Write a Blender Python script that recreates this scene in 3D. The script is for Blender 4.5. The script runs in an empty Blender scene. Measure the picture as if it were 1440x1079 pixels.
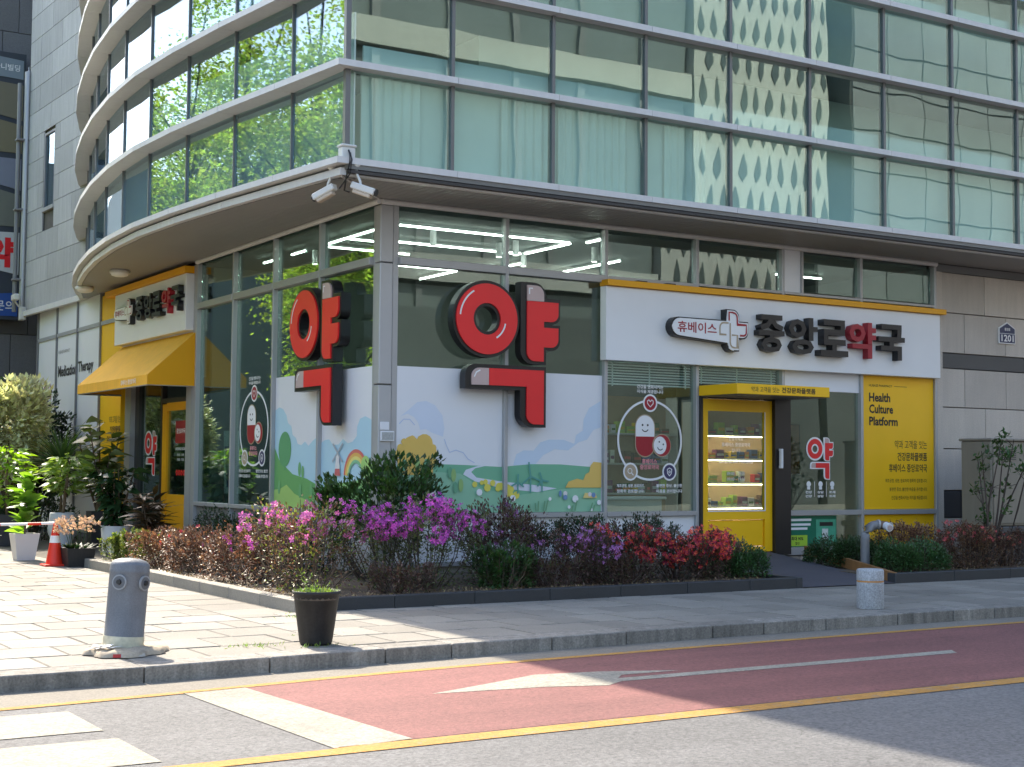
import bpy, bmesh, math, random
from mathutils import Vector, Matrix, Euler
random.seed(7)
SC = bpy.context.scene
C = SC.collection
PI = math.pi
R = math.radians

# ------------------------------------------------------------------ camera, sky, sun, exposure
CAM = Vector((0, 0, 1.42))
yaw, pitch, roll = 1.01660203, 0.0584594, 0.00745444
fwd = Vector((math.cos(pitch)*math.cos(yaw), math.cos(pitch)*math.sin(yaw), math.sin(pitch)))
rt0 = Vector((math.sin(yaw), -math.cos(yaw), 0)); up0 = rt0.cross(fwd)
rt = rt0*math.cos(roll)+up0*math.sin(roll); up = -rt0*math.sin(roll)+up0*math.cos(roll)
cd = bpy.data.cameras.new('camera'); cam = bpy.data.objects.new('camera', cd); C.objects.link(cam)
cam.matrix_world = Matrix(((rt.x, up.x, -fwd.x, CAM.x), (rt.y, up.y, -fwd.y, CAM.y), (rt.z, up.z, -fwd.z, CAM.z), (0, 0, 0, 1)))
cd.sensor_fit = 'HORIZONTAL'; cd.sensor_width = 36.0; cd.lens = 36.0*2061.24/1440.0
cd.clip_start = 0.1; cd.clip_end = 2000
SC.camera = cam

SUN_EL, SUN_ROT = R(45), R(1.2)
w = bpy.data.worlds.new('World'); SC.world = w; w.use_nodes = True
nt = w.node_tree; nt.nodes.clear()
sk = nt.nodes.new('ShaderNodeTexSky'); sk.sky_type = 'NISHITA'; sk.sun_disc = False
sk.sun_elevation = SUN_EL; sk.sun_rotation = SUN_ROT; sk.air_density = 1.0; sk.dust_density = 2.4; sk.ozone_density = 0.4
bg = nt.nodes.new('ShaderNodeBackground'); bg.inputs[1].default_value = 0.135
wo = nt.nodes.new('ShaderNodeOutputWorld')
nt.links.new(sk.outputs[0], bg.inputs[0]); nt.links.new(bg.outputs[0], wo.inputs[0])
sl = bpy.data.lights.new('sun', 'SUN'); sl.energy = 2.6; sl.angle = R(0.5); sl.color = (1, .90, .75)
so = bpy.data.objects.new('sun', sl); C.objects.link(so)
sd = Vector((math.sin(SUN_ROT)*math.cos(SUN_EL), math.cos(SUN_ROT)*math.cos(SUN_EL), math.sin(SUN_EL)))
so.rotation_euler = sd.to_track_quat('Z', 'Y').to_euler(); so.location = (0, 40, 40)
SC.view_settings.view_transform = 'Standard'; SC.view_settings.look = 'None'
SC.view_settings.exposure = 1.92; SC.view_settings.gamma = 1.0; SC.view_settings.use_curve_mapping = False
SC.render.engine = 'CYCLES'
cy = SC.cycles
cy.use_denoising = True; cy.max_bounces = 8; cy.transparent_max_bounces = 16; cy.glossy_bounces = 4
cy.transmission_bounces = 4; cy.diffuse_bounces = 3; cy.sample_clamp_indirect = 6; cy.caustics_reflective = False; cy.caustics_refractive = False

# ------------------------------------------------------------------ material helpers
def srgb(r, g, b):
    f = lambda c: ((c/255+.055)/1.055)**2.4 if c > 10 else c/255/12.92
    return (f(r), f(g), f(b))
def N(nt, t, **kw):
    n = nt.nodes.new(t)
    for k, v in kw.items(): setattr(n, k, v)
    return n
def factor(nt, terms):
    """product of (1 + a*(x-.5)*2) over terms (socket, a)"""
    cur = None
    for s, a in terms:
        m = N(nt, 'ShaderNodeMath', operation='MULTIPLY_ADD'); nt.links.new(s, m.inputs[0])
        m.inputs[1].default_value = 2*a; m.inputs[2].default_value = 1-a
        if cur is None: cur = m.outputs[0]
        else:
            p = N(nt, 'ShaderNodeMath', operation='MULTIPLY'); nt.links.new(cur, p.inputs[0]); nt.links.new(m.outputs[0], p.inputs[1]); cur = p.outputs[0]
    return cur
def noise(nt, pos, scale, detail=4, stretch=None, rough=.6):
    n = N(nt, 'ShaderNodeTexNoise'); n.inputs['Scale'].default_value = scale; n.inputs['Detail'].default_value = detail
    n.inputs['Roughness'].default_value = rough
    src = pos
    if stretch:
        v = N(nt, 'ShaderNodeVectorMath', operation='MULTIPLY'); nt.links.new(pos, v.inputs[0]); v.inputs[1].default_value = stretch; src = v.outputs[0]
    nt.links.new(src, n.inputs['Vector'])
    return n.outputs['Fac']
MATS = {}
def M(name, col, rough=.6, metal=0., var=.12, vs=1.5, fine=0., fs=90, bump=0., bs=120, rnd=0., island=0., spec=.5, streak=0., crack=0., emit=None, coat=0., speck=0., spcol=(.05, .05, .05), wear=0., track=0.):
    if name in MATS: return MATS[name]
    m = bpy.data.materials.new(name); m.use_nodes = True; nt = m.node_tree
    b = nt.nodes['Principled BSDF']; b.inputs['Roughness'].default_value = rough; b.inputs['Metallic'].default_value = metal
    b.inputs['Specular IOR Level'].default_value = spec
    if coat: b.inputs['Coat Weight'].default_value = coat; b.inputs['Coat Roughness'].default_value = .08
    g = N(nt, 'ShaderNodeNewGeometry'); pos = g.outputs['Position']
    t = []
    if var: t.append((noise(nt, pos, vs), var*1.6))
    if fine: t.append((noise(nt, pos, fs, 2), fine*1.6))
    if streak: t.append((noise(nt, pos, 5, 3, (2.2, 2.2, .25)), streak*1.6))
    if track: t.append((noise(nt, pos, 1, 5, (.12, 2.2, 1)), track*1.6))
    if rnd: t.append((N(nt, 'ShaderNodeObjectInfo').outputs['Random'], rnd))
    if island: t.append((g.outputs['Random Per Island'], island))
    last = None
    if t:
        f = factor(nt, t)
        v = N(nt, 'ShaderNodeVectorMath', operation='SCALE'); v.inputs[0].default_value = col; nt.links.new(f, v.inputs['Scale']); last = v.outputs[0]
    else:
        c_ = N(nt, 'ShaderNodeRGB'); c_.outputs[0].default_value = (*col, 1); last = c_.outputs[0]
    if speck:
        vo = N(nt, 'ShaderNodeTexVoronoi'); vo.inputs['Scale'].default_value = fs; nt.links.new(pos, vo.inputs['Vector'])
        lt = N(nt, 'ShaderNodeMath', operation='LESS_THAN'); nt.links.new(vo.outputs['Distance'], lt.inputs[0]); lt.inputs[1].default_value = speck
        mx = N(nt, 'ShaderNodeMix', data_type='RGBA'); nt.links.new(lt.outputs[0], mx.inputs[0]); nt.links.new(last, mx.inputs[6]); mx.inputs[7].default_value = (*spcol, 1); last = mx.outputs[2]
    if crack:
        nv = N(nt, 'ShaderNodeTexNoise'); nv.inputs['Scale'].default_value = 2.2; nv.inputs['Detail'].default_value = 5; nt.links.new(pos, nv.inputs['Vector'])
        ad = N(nt, 'ShaderNodeVectorMath', operation='MULTIPLY_ADD'); nt.links.new(nv.outputs['Color'], ad.inputs[0]); ad.inputs[1].default_value = (.6, .6, 0); nt.links.new(pos, ad.inputs[2])
        vo = N(nt, 'ShaderNodeTexVoronoi', feature='DISTANCE_TO_EDGE'); vo.inputs['Scale'].default_value = crack; nt.links.new(ad.outputs[0], vo.inputs['Vector'])
        mr = N(nt, 'ShaderNodeMapRange'); nt.links.new(vo.outputs['Distance'], mr.inputs[0]); mr.inputs[1].default_value = .0; mr.inputs[2].default_value = .010; mr.inputs[3].default_value = .7; mr.inputs[4].default_value = 1
        msk = noise(nt, pos, .9, 2)
        m2 = N(nt, 'ShaderNodeMapRange'); nt.links.new(msk, m2.inputs[0]); m2.inputs[1].default_value = .45; m2.inputs[2].default_value = .6; m2.inputs[3].default_value = 1; m2.inputs[4].default_value = 0
        mm = N(nt, 'ShaderNodeMath', operation='MAXIMUM'); nt.links.new(mr.outputs[0], mm.inputs[0]); nt.links.new(m2.outputs[0], mm.inputs[1])
        sc_ = N(nt, 'ShaderNodeVectorMath', operation='SCALE'); nt.links.new(last, sc_.inputs[0]); nt.links.new(mm.outputs[0], sc_.inputs['Scale']); last = sc_.outputs[0]
    if wear:
        wn_ = noise(nt, pos, 9, 8, None, .75); wr = N(nt, 'ShaderNodeMapRange'); nt.links.new(wn_, wr.inputs[0]); wr.inputs[1].default_value = wear+.06; wr.inputs[2].default_value = wear+.14; wr.inputs[4].default_value = .75
        mx = N(nt, 'ShaderNodeMix', data_type='RGBA'); nt.links.new(wr.outputs[0], mx.inputs[0]); nt.links.new(last, mx.inputs[6]); mx.inputs[7].default_value = (.2, .185, .165, 1); last = mx.outputs[2]
    nt.links.new(last, b.inputs['Base Color'])
    if bump:
        bn = N(nt, 'ShaderNodeBump'); bn.inputs['Strength'].default_value = bump; bn.inputs['Distance'].default_value = .01
        nt.links.new(noise(nt, pos, bs, 3), bn.inputs['Height']); nt.links.new(bn.outputs[0], b.inputs['Normal'])
    if emit:
        b.inputs['Emission Color'].default_value = (*emit[0], 1); b.inputs['Emission Strength'].default_value = emit[1]
    MATS[name] = m
    return m
def leafmat(name, col, trans=.35, rnd=.35, rough=.45, hue=.03, tcol=None):
    if name in MATS: return MATS[name]
    m = bpy.data.materials.new(name); m.use_nodes = True; nt = m.node_tree
    b = nt.nodes['Principled BSDF']; b.inputs['Roughness'].default_value = rough
    g = N(nt, 'ShaderNodeNewGeometry'); oi = N(nt, 'ShaderNodeObjectInfo')
    f = factor(nt, [(g.outputs['Random Per Island'], rnd), (oi.outputs['Random'], rnd*.5), (noise(nt, g.outputs['Position'], 4, 3), .4)])
    hs = N(nt, 'ShaderNodeHueSaturation'); hs.inputs['Color'].default_value = (*col, 1)
    h = N(nt, 'ShaderNodeMath', operation='MULTIPLY_ADD'); nt.links.new(g.outputs['Random Per Island'], h.inputs[0]); h.inputs[1].default_value = 2*hue; h.inputs[2].default_value = .5-hue
    nt.links.new(h.outputs[0], hs.inputs['Hue']); nt.links.new(f, hs.inputs['Value'])
    nt.links.new(hs.outputs[0], b.inputs['Base Color'])
    tr = N(nt, 'ShaderNodeBsdfTranslucent'); mx = N(nt, 'ShaderNodeMixShader'); mx.inputs[0].default_value = trans
    sc_ = N(nt, 'ShaderNodeVectorMath', operation='MULTIPLY'); nt.links.new(hs.outputs[0], sc_.inputs[0]); sc_.inputs[1].default_value = tcol or (1.5, 1.7, .7)
    nt.links.new(sc_.outputs[0], tr.inputs[0])
    nt.links.new(b.outputs[0], mx.inputs[1]); nt.links.new(tr.outputs[0], mx.inputs[2])
    nt.links.new(mx.outputs[0], nt.nodes['Material Output'].inputs[0])
    MATS[name] = m
    return m
def glassmat(name, tint, refl, rcol=(1, 1, 1), wavy=.02, wscale=1.1):
    m = bpy.data.materials.new(name); m.use_nodes = True; nt = m.node_tree
    for n in list(nt.nodes):
        if n.type == 'BSDF_PRINCIPLED': nt.nodes.remove(n)
    tr = N(nt, 'ShaderNodeBsdfTransparent'); tr.inputs[0].default_value = (*tint, 1)
    gl = N(nt, 'ShaderNodeBsdfGlossy'); gl.inputs['Roughness'].default_value = .0; gl.inputs['Color'].default_value = (*rcol, 1)
    lw = N(nt, 'ShaderNodeLayerWeight'); lw.inputs['Blend'].default_value = .5
    pw = N(nt, 'ShaderNodeMath', operation='POWER'); nt.links.new(lw.outputs['Facing'], pw.inputs[0]); pw.inputs[1].default_value = 3.5
    ad = N(nt, 'ShaderNodeMath', operation='MULTIPLY_ADD'); nt.links.new(pw.outputs[0], ad.inputs[0]); ad.inputs[1].default_value = .8; ad.inputs[2].default_value = refl; ad.use_clamp = True
    g = N(nt, 'ShaderNodeNewGeometry')
    oi = N(nt, 'ShaderNodeObjectInfo')
    off = N(nt, 'ShaderNodeVectorMath', operation='MULTIPLY_ADD'); nt.links.new(oi.outputs['Random'], off.inputs[0]); off.inputs[1].default_value = (17, 31, 23); nt.links.new(g.outputs['Position'], off.inputs[2])
    bn = N(nt, 'ShaderNodeBump'); bn.inputs['Strength'].default_value = 1; bn.inputs['Distance'].default_value = wavy
    nt.links.new(noise(nt, off.outputs[0], wscale, 1), bn.inputs['Height']); nt.links.new(bn.outputs[0], gl.inputs['Normal'])
    mx = N(nt, 'ShaderNodeMixShader'); nt.links.new(ad.outputs[0], mx.inputs[0]); nt.links.new(tr.outputs[0], mx.inputs[1]); nt.links.new(gl.outputs[0], mx.inputs[2])
    nt.links.new(mx.outputs[0], nt.nodes['Material Output'].inputs[0])
    MATS[name] = m
    return m

# ------------------------------------------------------------------ geometry helpers
WL = {}
def V3(p): return Vector(p)
def tag(o, label=None, cat=None, group=None, kind=None):
    if label: o['label'] = label
    if cat: o['category'] = cat
    if group: o['group'] = group
    if kind: o['kind'] = kind
    return o
def thing(name, label, cat, loc=(0, 0, 0), rotz=0., group=None, local=False):
    o = bpy.data.objects.new(name, None); C.objects.link(o); o.empty_display_size = .2
    o.location = loc; o.rotation_euler = (0, 0, rotz)
    WL[o.name] = Vector((0, 0, 0)) if (local or rotz) else Vector(loc)
    return tag(o, label, cat, group)
def link(me, name, mat, parent=None):
    o = bpy.data.objects.new(name, me); C.objects.link(o)
    if mat is not None and not me.materials: me.materials.append(mat)
    if parent is not None: o.parent = parent
    WL[o.name] = WL.get(parent.name, Vector((0, 0, 0))) if parent is not None else Vector((0, 0, 0))
    return o
class MB:
    def __init__(s): s.v = []; s.f = []; s.sm = []
    def add(s, vs, fs, smooth=False):
        b = len(s.v); s.v += [Vector(p) for p in vs]; s.f += [[i+b for i in f] for f in fs]; s.sm += [smooth]*len(fs); return s
    def box(s, x0, y0, z0, x1, y1, z1):
        return s.add([(x0, y0, z0), (x1, y0, z0), (x1, y1, z0), (x0, y1, z0), (x0, y0, z1), (x1, y0, z1), (x1, y1, z1), (x0, y1, z1)],
                     [(0, 3, 2, 1), (4, 5, 6, 7), (0, 1, 5, 4), (1, 2, 6, 5), (2, 3, 7, 6), (3, 0, 4, 7)])
    def bbox(s, x0, y0, z0, x1, y1, z1, b=.01):
        bm = bmesh.new(); bmesh.ops.create_cube(bm, size=1)
        for v in bm.verts: v.co = Vector(((x0+x1)/2+v.co.x*(x1-x0), (y0+y1)/2+v.co.y*(y1-y0), (z0+z1)/2+v.co.z*(z1-z0)))
        bmesh.ops.bevel(bm, geom=bm.edges[:], offset=b, segments=1, affect='EDGES')
        bm.verts.index_update(); s.add([v.co.copy() for v in bm.verts], [[v.index for v in f.verts] for f in bm.faces]); bm.free(); return s
    def seg(s, a, b, w, h0, h1):
        """box standing on the plan segment a-b, half width w, from h0 to h1"""
        a = Vector(a); b = Vector(b); d = (b-a).normalized(); n = Vector((-d.y, d.x))*w
        p = [a-n, b-n, b+n, a+n]
        return s.add([(q.x, q.y, h0) for q in p]+[(q.x, q.y, h1) for q in p], [(0, 3, 2, 1), (4, 5, 6, 7), (0, 1, 5, 4), (1, 2, 6, 5), (2, 3, 7, 6), (3, 0, 4, 7)])
    def plan(s, poly, z0, z1):
        n = len(poly)
        s.add([(x, y, z0) for x, y in poly]+[(x, y, z1) for x, y in poly], [list(range(n))[::-1], list(range(n, 2*n))]+[(i, (i+1) % n, n+(i+1) % n, n+i) for i in range(n)]); return s
    def sheet(s, poly, z): return s.add([(x, y, z) for x, y in poly], [list(range(len(poly)))])
    def face(s, poly, y): return s.add([(x, y, z) for x, z in poly], [list(range(len(poly)))])
    def prism(s, poly, y0, y1):
        n = len(poly)
        return s.add([(x, y0, z) for x, z in poly]+[(x, y1, z) for x, z in poly], [list(range(n)), list(range(n, 2*n))[::-1]]+[((i+1) % n, i, n+i, n+(i+1) % n) for i in range(n)])
    def ring(s, cx, cz, ro, ri, y0, y1, n=40, rx=1.):
        vs = []
        for y in (y0, y1):
            for r in (ro, ri):
                for i in range(n):
                    a = 2*PI*i/n; vs.append((cx+r*rx*math.cos(a), y, cz+r*math.sin(a)))
        fs = []
        for i in range(n):
            j = (i+1) % n
            fs += [(i, j, n+j, n+i), (2*n+i, 3*n+i, 3*n+j, 2*n+j), (i, 2*n+i, 2*n+j, j), (n+i, n+j, 3*n+j, 3*n+i)]
        return s.add(vs, fs)
    def tube(s, pts, r, n=8, r1=None, caps=True, smooth=True):
        pts = [Vector(p) for p in pts]; k = len(pts); vs = []; fs = []
        for i, p in enumerate(pts):
            d = (pts[min(i+1, k-1)]-pts[max(i-1, 0)]).normalized()
            a = d.cross(Vector((0, 0, 1)) if abs(d.z) < .95 else Vector((1, 0, 0))).normalized(); b = d.cross(a)
            rr = r[i] if isinstance(r, (list, tuple)) else (r if r1 is None else r+(r1-r)*i/max(1, k-1))
            for j in range(n):
                t = 2*PI*j/n; vs.append(p+a*(rr*math.cos(t))+b*(rr*math.sin(t)))
        for i in range(k-1):
            for j in range(n): fs.append((i*n+j, i*n+(j+1) % n, (i+1)*n+(j+1) % n, (i+1)*n+j))
        s.add(vs, fs, smooth)
        if caps: s.add(vs[:n], [list(range(n))]); s.add(vs[-n:], [list(range(n))[::-1]])
        return s
    def lathe(s, prof, c=(0, 0, 0), n=24, smooth=True, sq=False):
        vs = []; fs = []; c = Vector(c)
        for r, z in prof:
            for j in range(n):
                t = 2*PI*(j+.5)/n; vs.append(c+Vector((r*math.cos(t), r*math.sin(t), z)))
        for i in range(len(prof)-1):
            for j in range(n): fs.append((i*n+j, i*n+(j+1) % n, (i+1)*n+(j+1) % n, (i+1)*n+j))
        s.add(vs, fs, smooth)
        for e, rev in ((0, True), (len(prof)-1, False)):
            if prof[e][0] > 1e-4: q = list(range(n)); s.add(vs[e*n:(e+1)*n], [q[::-1] if rev else q])
        return s
    def xf(s, mtx):
        s.v = [mtx @ p for p in s.v]; return s
    def build(s, name, mat, parent=None, kind=None):
        off = WL.get(parent.name, Vector((0, 0, 0))) if parent is not None else Vector((0, 0, 0))
        me = bpy.data.meshes.new(name); me.from_pydata([tuple(p-off) for p in s.v], [], s.f)
        if any(s.sm): me.polygons.foreach_set('use_smooth', s.sm)
        me.update()
        o = link(me, name, mat, parent)
        if kind: o['kind'] = kind
        return o
def copy_part(o, name, parent, loc=(0, 0, 0), rot=(0, 0, 0), scl=(1, 1, 1)):
    c = bpy.data.objects.new(name, o if isinstance(o, bpy.types.Mesh) else o.data); C.objects.link(c); c.parent = parent
    c.location = Vector(loc)-WL.get(parent.name, Vector((0, 0, 0))) if parent is not None else loc
    c.rotation_euler = rot; c.scale = scl
    return c
def proto(mb, name, mat):
    me = bpy.data.meshes.new(name); me.from_pydata([tuple(p) for p in mb.v], [], mb.f); me.materials.append(mat); return me
def disc(cx, cz, r, n=24, rx=1., a0=0, a1=2*PI):
    full = abs(a1-a0-2*PI) < 1e-6
    return [(cx+rx*r*math.cos(a0+(a1-a0)*i/(n if full else n-1)), cz+r*math.sin(a0+(a1-a0)*i/(n if full else n-1))) for i in range(n)]
TX = {}
def text_obj(s, name, mat, parent, x, z, height, y=-.003, width=None, bold=0., extrude=0., align='L', res=2):
    """lettering lying in the XZ plane facing -Y; x,z = lower left (or centre / right) of its box"""
    key = (s, bold, extrude, res)
    cu = bpy.data.curves.new('t', 'FONT'); cu.body = s; cu.size = 1; cu.offset = bold; cu.extrude = extrude/max(height, 1e-4)*.5; cu.resolution_u = res
    cu.fill_mode = 'BOTH' if extrude else 'FRONT'
    o = bpy.data.objects.new('t', cu)
    me = bpy.data.meshes.new_from_object(o)
    bpy.data.objects.remove(o); bpy.data.curves.remove(cu)
    xs = [v.co.x for v in me.vertices]; ys = [v.co.y for v in me.vertices]
    if not xs: return None
    x0, x1, y0, y1 = min(xs), max(xs), min(ys), max(ys)
    k = height/(y1-y0); kx = width/(x1-x0) if width else k
    wd = (x1-x0)*kx
    ox = x if align == 'L' else (x-wd/2 if align == 'C' else x-wd)
    off = WL.get(parent.name, Vector((0, 0, 0))) if parent is not None else Vector((0, 0, 0))
    for v in me.vertices:
        p = v.co.copy(); v.co = Vector((ox+(p.x-x0)*kx, y-p.z*k, z+(p.y-y0)*k))-off
    me.materials.clear()
    me.name = name
    o = link(me, name, mat, parent)
    return o

# ------------------------------------------------------------------ materials
m_asph = M('asphalt', (.125, .124, .123), .85, var=.2, vs=.45, fine=.5, fs=38, bump=.8, bs=60, crack=2.2, track=.2)
m_red = M('red_lane_paint', (.19, .075, .068), .85, var=.24, vs=.5, fine=.36, fs=38, bump=.6, bs=60, crack=2.4, track=.22)
m_white = M('road_paint_white', (.29, .272, .222), .85, var=.3, vs=1.4, fine=.42, fs=38, bump=.6, bs=60, crack=5, wear=.47)
m_yel = M('road_paint_yellow', (.40, .205, .04), .85, var=.25, vs=2, fine=.3, fs=38, bump=.6, bs=60, crack=3, wear=.49)
m_gut = M('gutter_concrete', (.20, .18, .147), .9, var=.2, vs=1.2, fine=.3, fs=60, bump=.4, bs=70)
m_pav = M('granite_paver', (.235, .218, .187), .8, var=.24, vs=.8, fine=.24, fs=55, bump=.2, bs=90, rnd=.16)
m_joint = M('paver_joint', (.12, .108, .09), .95, var=.3, vs=4)
m_kerb = M('kerb_granite', (.215, .20, .175), .85, var=.2, vs=1.2, fine=.4, fs=60, bump=.4, bs=60, rnd=.14, streak=.5)
m_dgran = M('dark_planter_granite', (.035, .037, .04), .55, var=.15, vs=2, fine=.2, fs=90, rnd=.08)
m_lgran = M('light_planter_granite', (.30, .275, .23), .8, var=.15, vs=2, fine=.25, fs=80, rnd=.08)
m_soil = M('planter_soil', (.11, .085, .06), .95, var=.35, vs=5, fine=.45, fs=40, bump=1, bs=30)
m_stone = M('wall_stone', (.56, .50, .43), .75, var=.1, vs=1, fine=.25, fs=70, bump=.1, bs=120, rnd=.10, streak=.08)
m_stonel = M('wing_stone', (.40, .40, .385), .8, var=.1, vs=.8, fine=.12, fs=50, rnd=.12, streak=.14)
m_stonedk = M('band_stone', (.085, .083, .08), .6, var=.1, fine=.2, fs=100)
m_stonebl = M('blue_black_stone', (.03, .033, .042), .35, var=.1, fine=.2, fs=100)
m_nstone = M('neighbour_stone', (.16, .16, .165), .7, var=.12, vs=1, fine=.25, fs=60, rnd=.06)
m_alu = M('aluminium_frame', (.42, .42, .42), .45, .35, var=.06, vs=2)
m_aluw = M('ledge_aluminium', (.66, .645, .62), .5, .0, var=.07, vs=1.2, streak=.06)
m_alud = M('dark_mullion', (.17, .175, .175), .4, .4, var=.05)
m_soff = M('soffit_panel', (.32, .31, .295), .55, .1, var=.06, vs=1)
m_cap = M('column_cladding', (.45, .45, .45), .45, .3, var=.05, vs=2)
m_film = M('white_film', (.80, .80, .81), .45, var=.03, vs=1)
m_wpanel = M('white_sign_panel', (.82, .82, .81), .4, var=.04, vs=1.2)
m_sy = M('sign_yellow', srgb(250, 194, 16), .45, var=.05, vs=1.5)
m_syd = M('deep_yellow', srgb(236, 166, 4), .45, var=.05, vs=1.5)
m_canvas = M('awning_canvas', srgb(238, 178, 48), .85, var=.12, vs=1.5, fine=.12, fs=120, streak=.1, bump=.15, bs=4)
m_black = M('letter_black', (.012, .012, .014), .35, var=.1, vs=3)
m_ink = M('ink_black', (.02, .018, .015), .6, var=0)
m_redl = M('letter_red', srgb(236, 40, 44), .4, var=.05, vs=2, coat=.15)
m_redd = M('letter_dark_red', srgb(160, 26, 44), .4, var=.06, vs=3)
m_pinkg = M('letter_pale', srgb(196, 172, 166), .35, var=.03)
m_wht = M('white_print', (.85, .85, .84), .5, var=0)
m_grey = M('mid_grey_metal', (.22, .22, .225), .5, .2, var=.08)
m_beige = M('logo_beige', srgb(176, 158, 132), .5, var=0)
m_bronze = M('dark_door_frame', (.035, .032, .03), .4, .3, var=.08)
m_led = M('led_strip', (1, 1, 1), .5, var=0, emit=((1, .98, .9), 8.0))
m_gu = glassmat('upper_glass', (.84, .945, .915), .12, (.86, 1, .95), .0018, .9)
m_gl = glassmat('left_upper_glass', (.84, .94, .92), .20, (.62, .74, .84), .002, .8)
m_gs = glassmat('shop_glass', (.76, .86, .835), .075, (.9, 1, .98), .002, .7)
m_gsl = glassmat('left_shop_glass', (.62, .74, .70), .10, (.85, 1, .95), .002, .8)

# ------------------------------------------------------------------ ground, road, pavement
ZR = -.115
def struct(o): o['kind'] = 'structure'; return o
g = struct(MB().sheet([(-300, -300), (400, -300), (400, 400), (-300, 400)], ZR).build('road', m_asph))
kx = [(-30, 10.30), (1, 10.30), (3.3, 10.29), (4.9, 10.40), (6, 10.47), (8.4, 10.55), (11, 10.57), (13, 10.55), (60, 10.5)]
yx = [(-30, 9.45), (1, 9.53), (2.2, 9.61), (3.33, 9.72), (4.7, 9.90), (6, 10.0), (8, 10.08), (10.45, 10.13), (12.5, 10.15), (60, 10.15)]
def interp(tab, x):
    for (a, b), (c, d) in zip(tab, tab[1:]):
        if a <= x <= c: return b+(d-b)*(x-a)/(c-a)
    return tab[-1][1]
def strip(lo, hi, z, x0, x1, n=60):
    xs = [x0+(x1-x0)*i/n for i in range(n+1)]
    m = MB(); m.add([(x, lo(x), z) for x in xs]+[(x, hi(x), z) for x in xs], [(i, i+1, n+2+i, n+1+i) for i in range(n)]); return m
ky = lambda x: interp(kx, x)
yy = lambda x: interp(yx, x)
xs_fine = 120
struct(strip(lambda x: yy(x)+.02, lambda x: ky(x)+.05, ZR+.002, -20, 45, 130).build('gutter', m_gut))
struct(strip(lambda x: 7.46, lambda x: yy(x)-.04, ZR+.002, 3.86, 45, 90).build('bus_lane', m_red))
def marking(name, label, poly, mat, cat='road marking'):
    return tag(MB().sheet(poly, ZR+.0045).build(name, mat), label, cat)
tag(strip(lambda x: yy(x)-.05, lambda x: yy(x)+.05, ZR+.0045, -20, 45, 130).build('yellow_line', m_yel), 'thin yellow line along the concrete gutter by the kerb', 'road marking')
marking('yellow_line', 'wide yellow line between the red lane and grey asphalt', [(2.2, 7.24), (45, 7.30), (45, 7.45), (3.5, 7.43), (3.47, 7.40), (2.2, 7.38)], m_yel)
marking('stop_bar', 'wide cracked white bar across the end of the red lane', [(3.40, 9.70), (3.86, 9.76), (3.97, 7.455), (3.46, 7.41)], m_white)
marking('lane_arrow', 'long white arrow painted on the red lane, pointing left', [(4.86, 8.86), (5.55, 9.13), (5.98, 9.31), (6.5, 9.22), (7.10, 8.98), (6.55, 8.99), (6.42, 8.86), (9.97, 8.86), (9.86, 8.70), (6.35, 8.72), (6.15, 8.60), (5.7, 8.76)], m_white)
zs = [(8.56, 9.33), (7.52, 8.29), (6.48, 7.25), (5.44, 6.21), (4.4, 5.17)]
for i, (a, b) in enumerate(zs):
    marking('crosswalk_stripe', ['cracked white crosswalk stripe nearest the kerb, below the bollard', 'cracked white crosswalk stripe at the bottom left corner, second from kerb', 'white crosswalk stripe third from the kerb', 'white crosswalk stripe fourth from the kerb', 'white crosswalk stripe fifth from the kerb'][i],
            [(-2.6, a), (2.53, a), (2.53, b), (-2.6, b)], m_white)

side = struct(MB().plan([(-20, 10.40), (3.3, 10.38), (6, 10.55), (8.4, 10.65), (60, 10.65), (60, 17), (8.2, 17), (8.2, 60), (-20, 60)], -.35, -.006).build('sidewalk', m_joint))
def paver_mesh(w, d):
    m = MB(); m.bbox(0, 0, -.05, w, d, 0, .004)
    me = bpy.data.meshes.new('paver'); me.from_pydata([tuple(p) for p in m.v], [], m.f); me.materials.append(m_pav); return me
PM = {}
rest = MB(); nP = 0
def paver(x, y, w, d, far):
    global nP
    z = random.uniform(-.003, .002)
    if far or nP >= 290:
        rest.box(x, y, -.05, x+w, y+d, z)
    else:
        nP += 1
        k = (round(w, 3), round(d, 3))
        if k not in PM: PM[k] = paver_mesh(*k)
        copy_part(PM[k], 'paver', side, (x, y, z), (random.uniform(-.002, .002), random.uniform(-.002, .002), 0))
tl = []
y = 10.80; row = 0
while y < 13.40:                      # pavement in front of the shop
    x = 5.6+(row % 2)*.22-.44
    if row % 2: tl.append((5.155, y, .215, min(.585, 13.44-y)))
    while x < 22:
        tl.append((x, y, .422, min(.572, 13.44-y))); x += .445
    y += .595; row += 1
y = 10.62; row = 0
while y < 26:                         # forecourt on the left
    x = 5.15-(row % 2)*.3
    if row % 2: tl.append((4.86, y, .285, .585))
    while x > -4:
        tl.append((x-.59, y, .578, .578)); x -= .6
    y += .6; row += 1
y = 13.42
while y < 26: tl.append((5.16, y, .62, .585)); y += .6
def visible(x, y): 
    d = Vector((x, y, 0))-CAM; zc = d.dot(fwd)
    return zc > 1 and abs(d.dot(rt)/zc*2061) < 740 and (540-d.dot(up)/zc*2061) < 1090
tl.sort(key=lambda t: (t[0]**2+t[1]**2))
for x, y, w_, d_ in tl: paver(x, y, w_, d_, not visible(x+w_/2, y+d_/2))
o = rest.build('paver', m_pav, side); o['kind'] = 'stuff'
struct(MB().sheet([(-20, 10.4), (-4.2, 10.4), (-4.2, 60), (-20, 60)], -.012).build('plaza', m_pav))
struct(MB().sheet([(-4.2, 26), (8.2, 26), (8.2, 60), (-4.2, 60)], -.012).build('plaza', m_pav))
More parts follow.
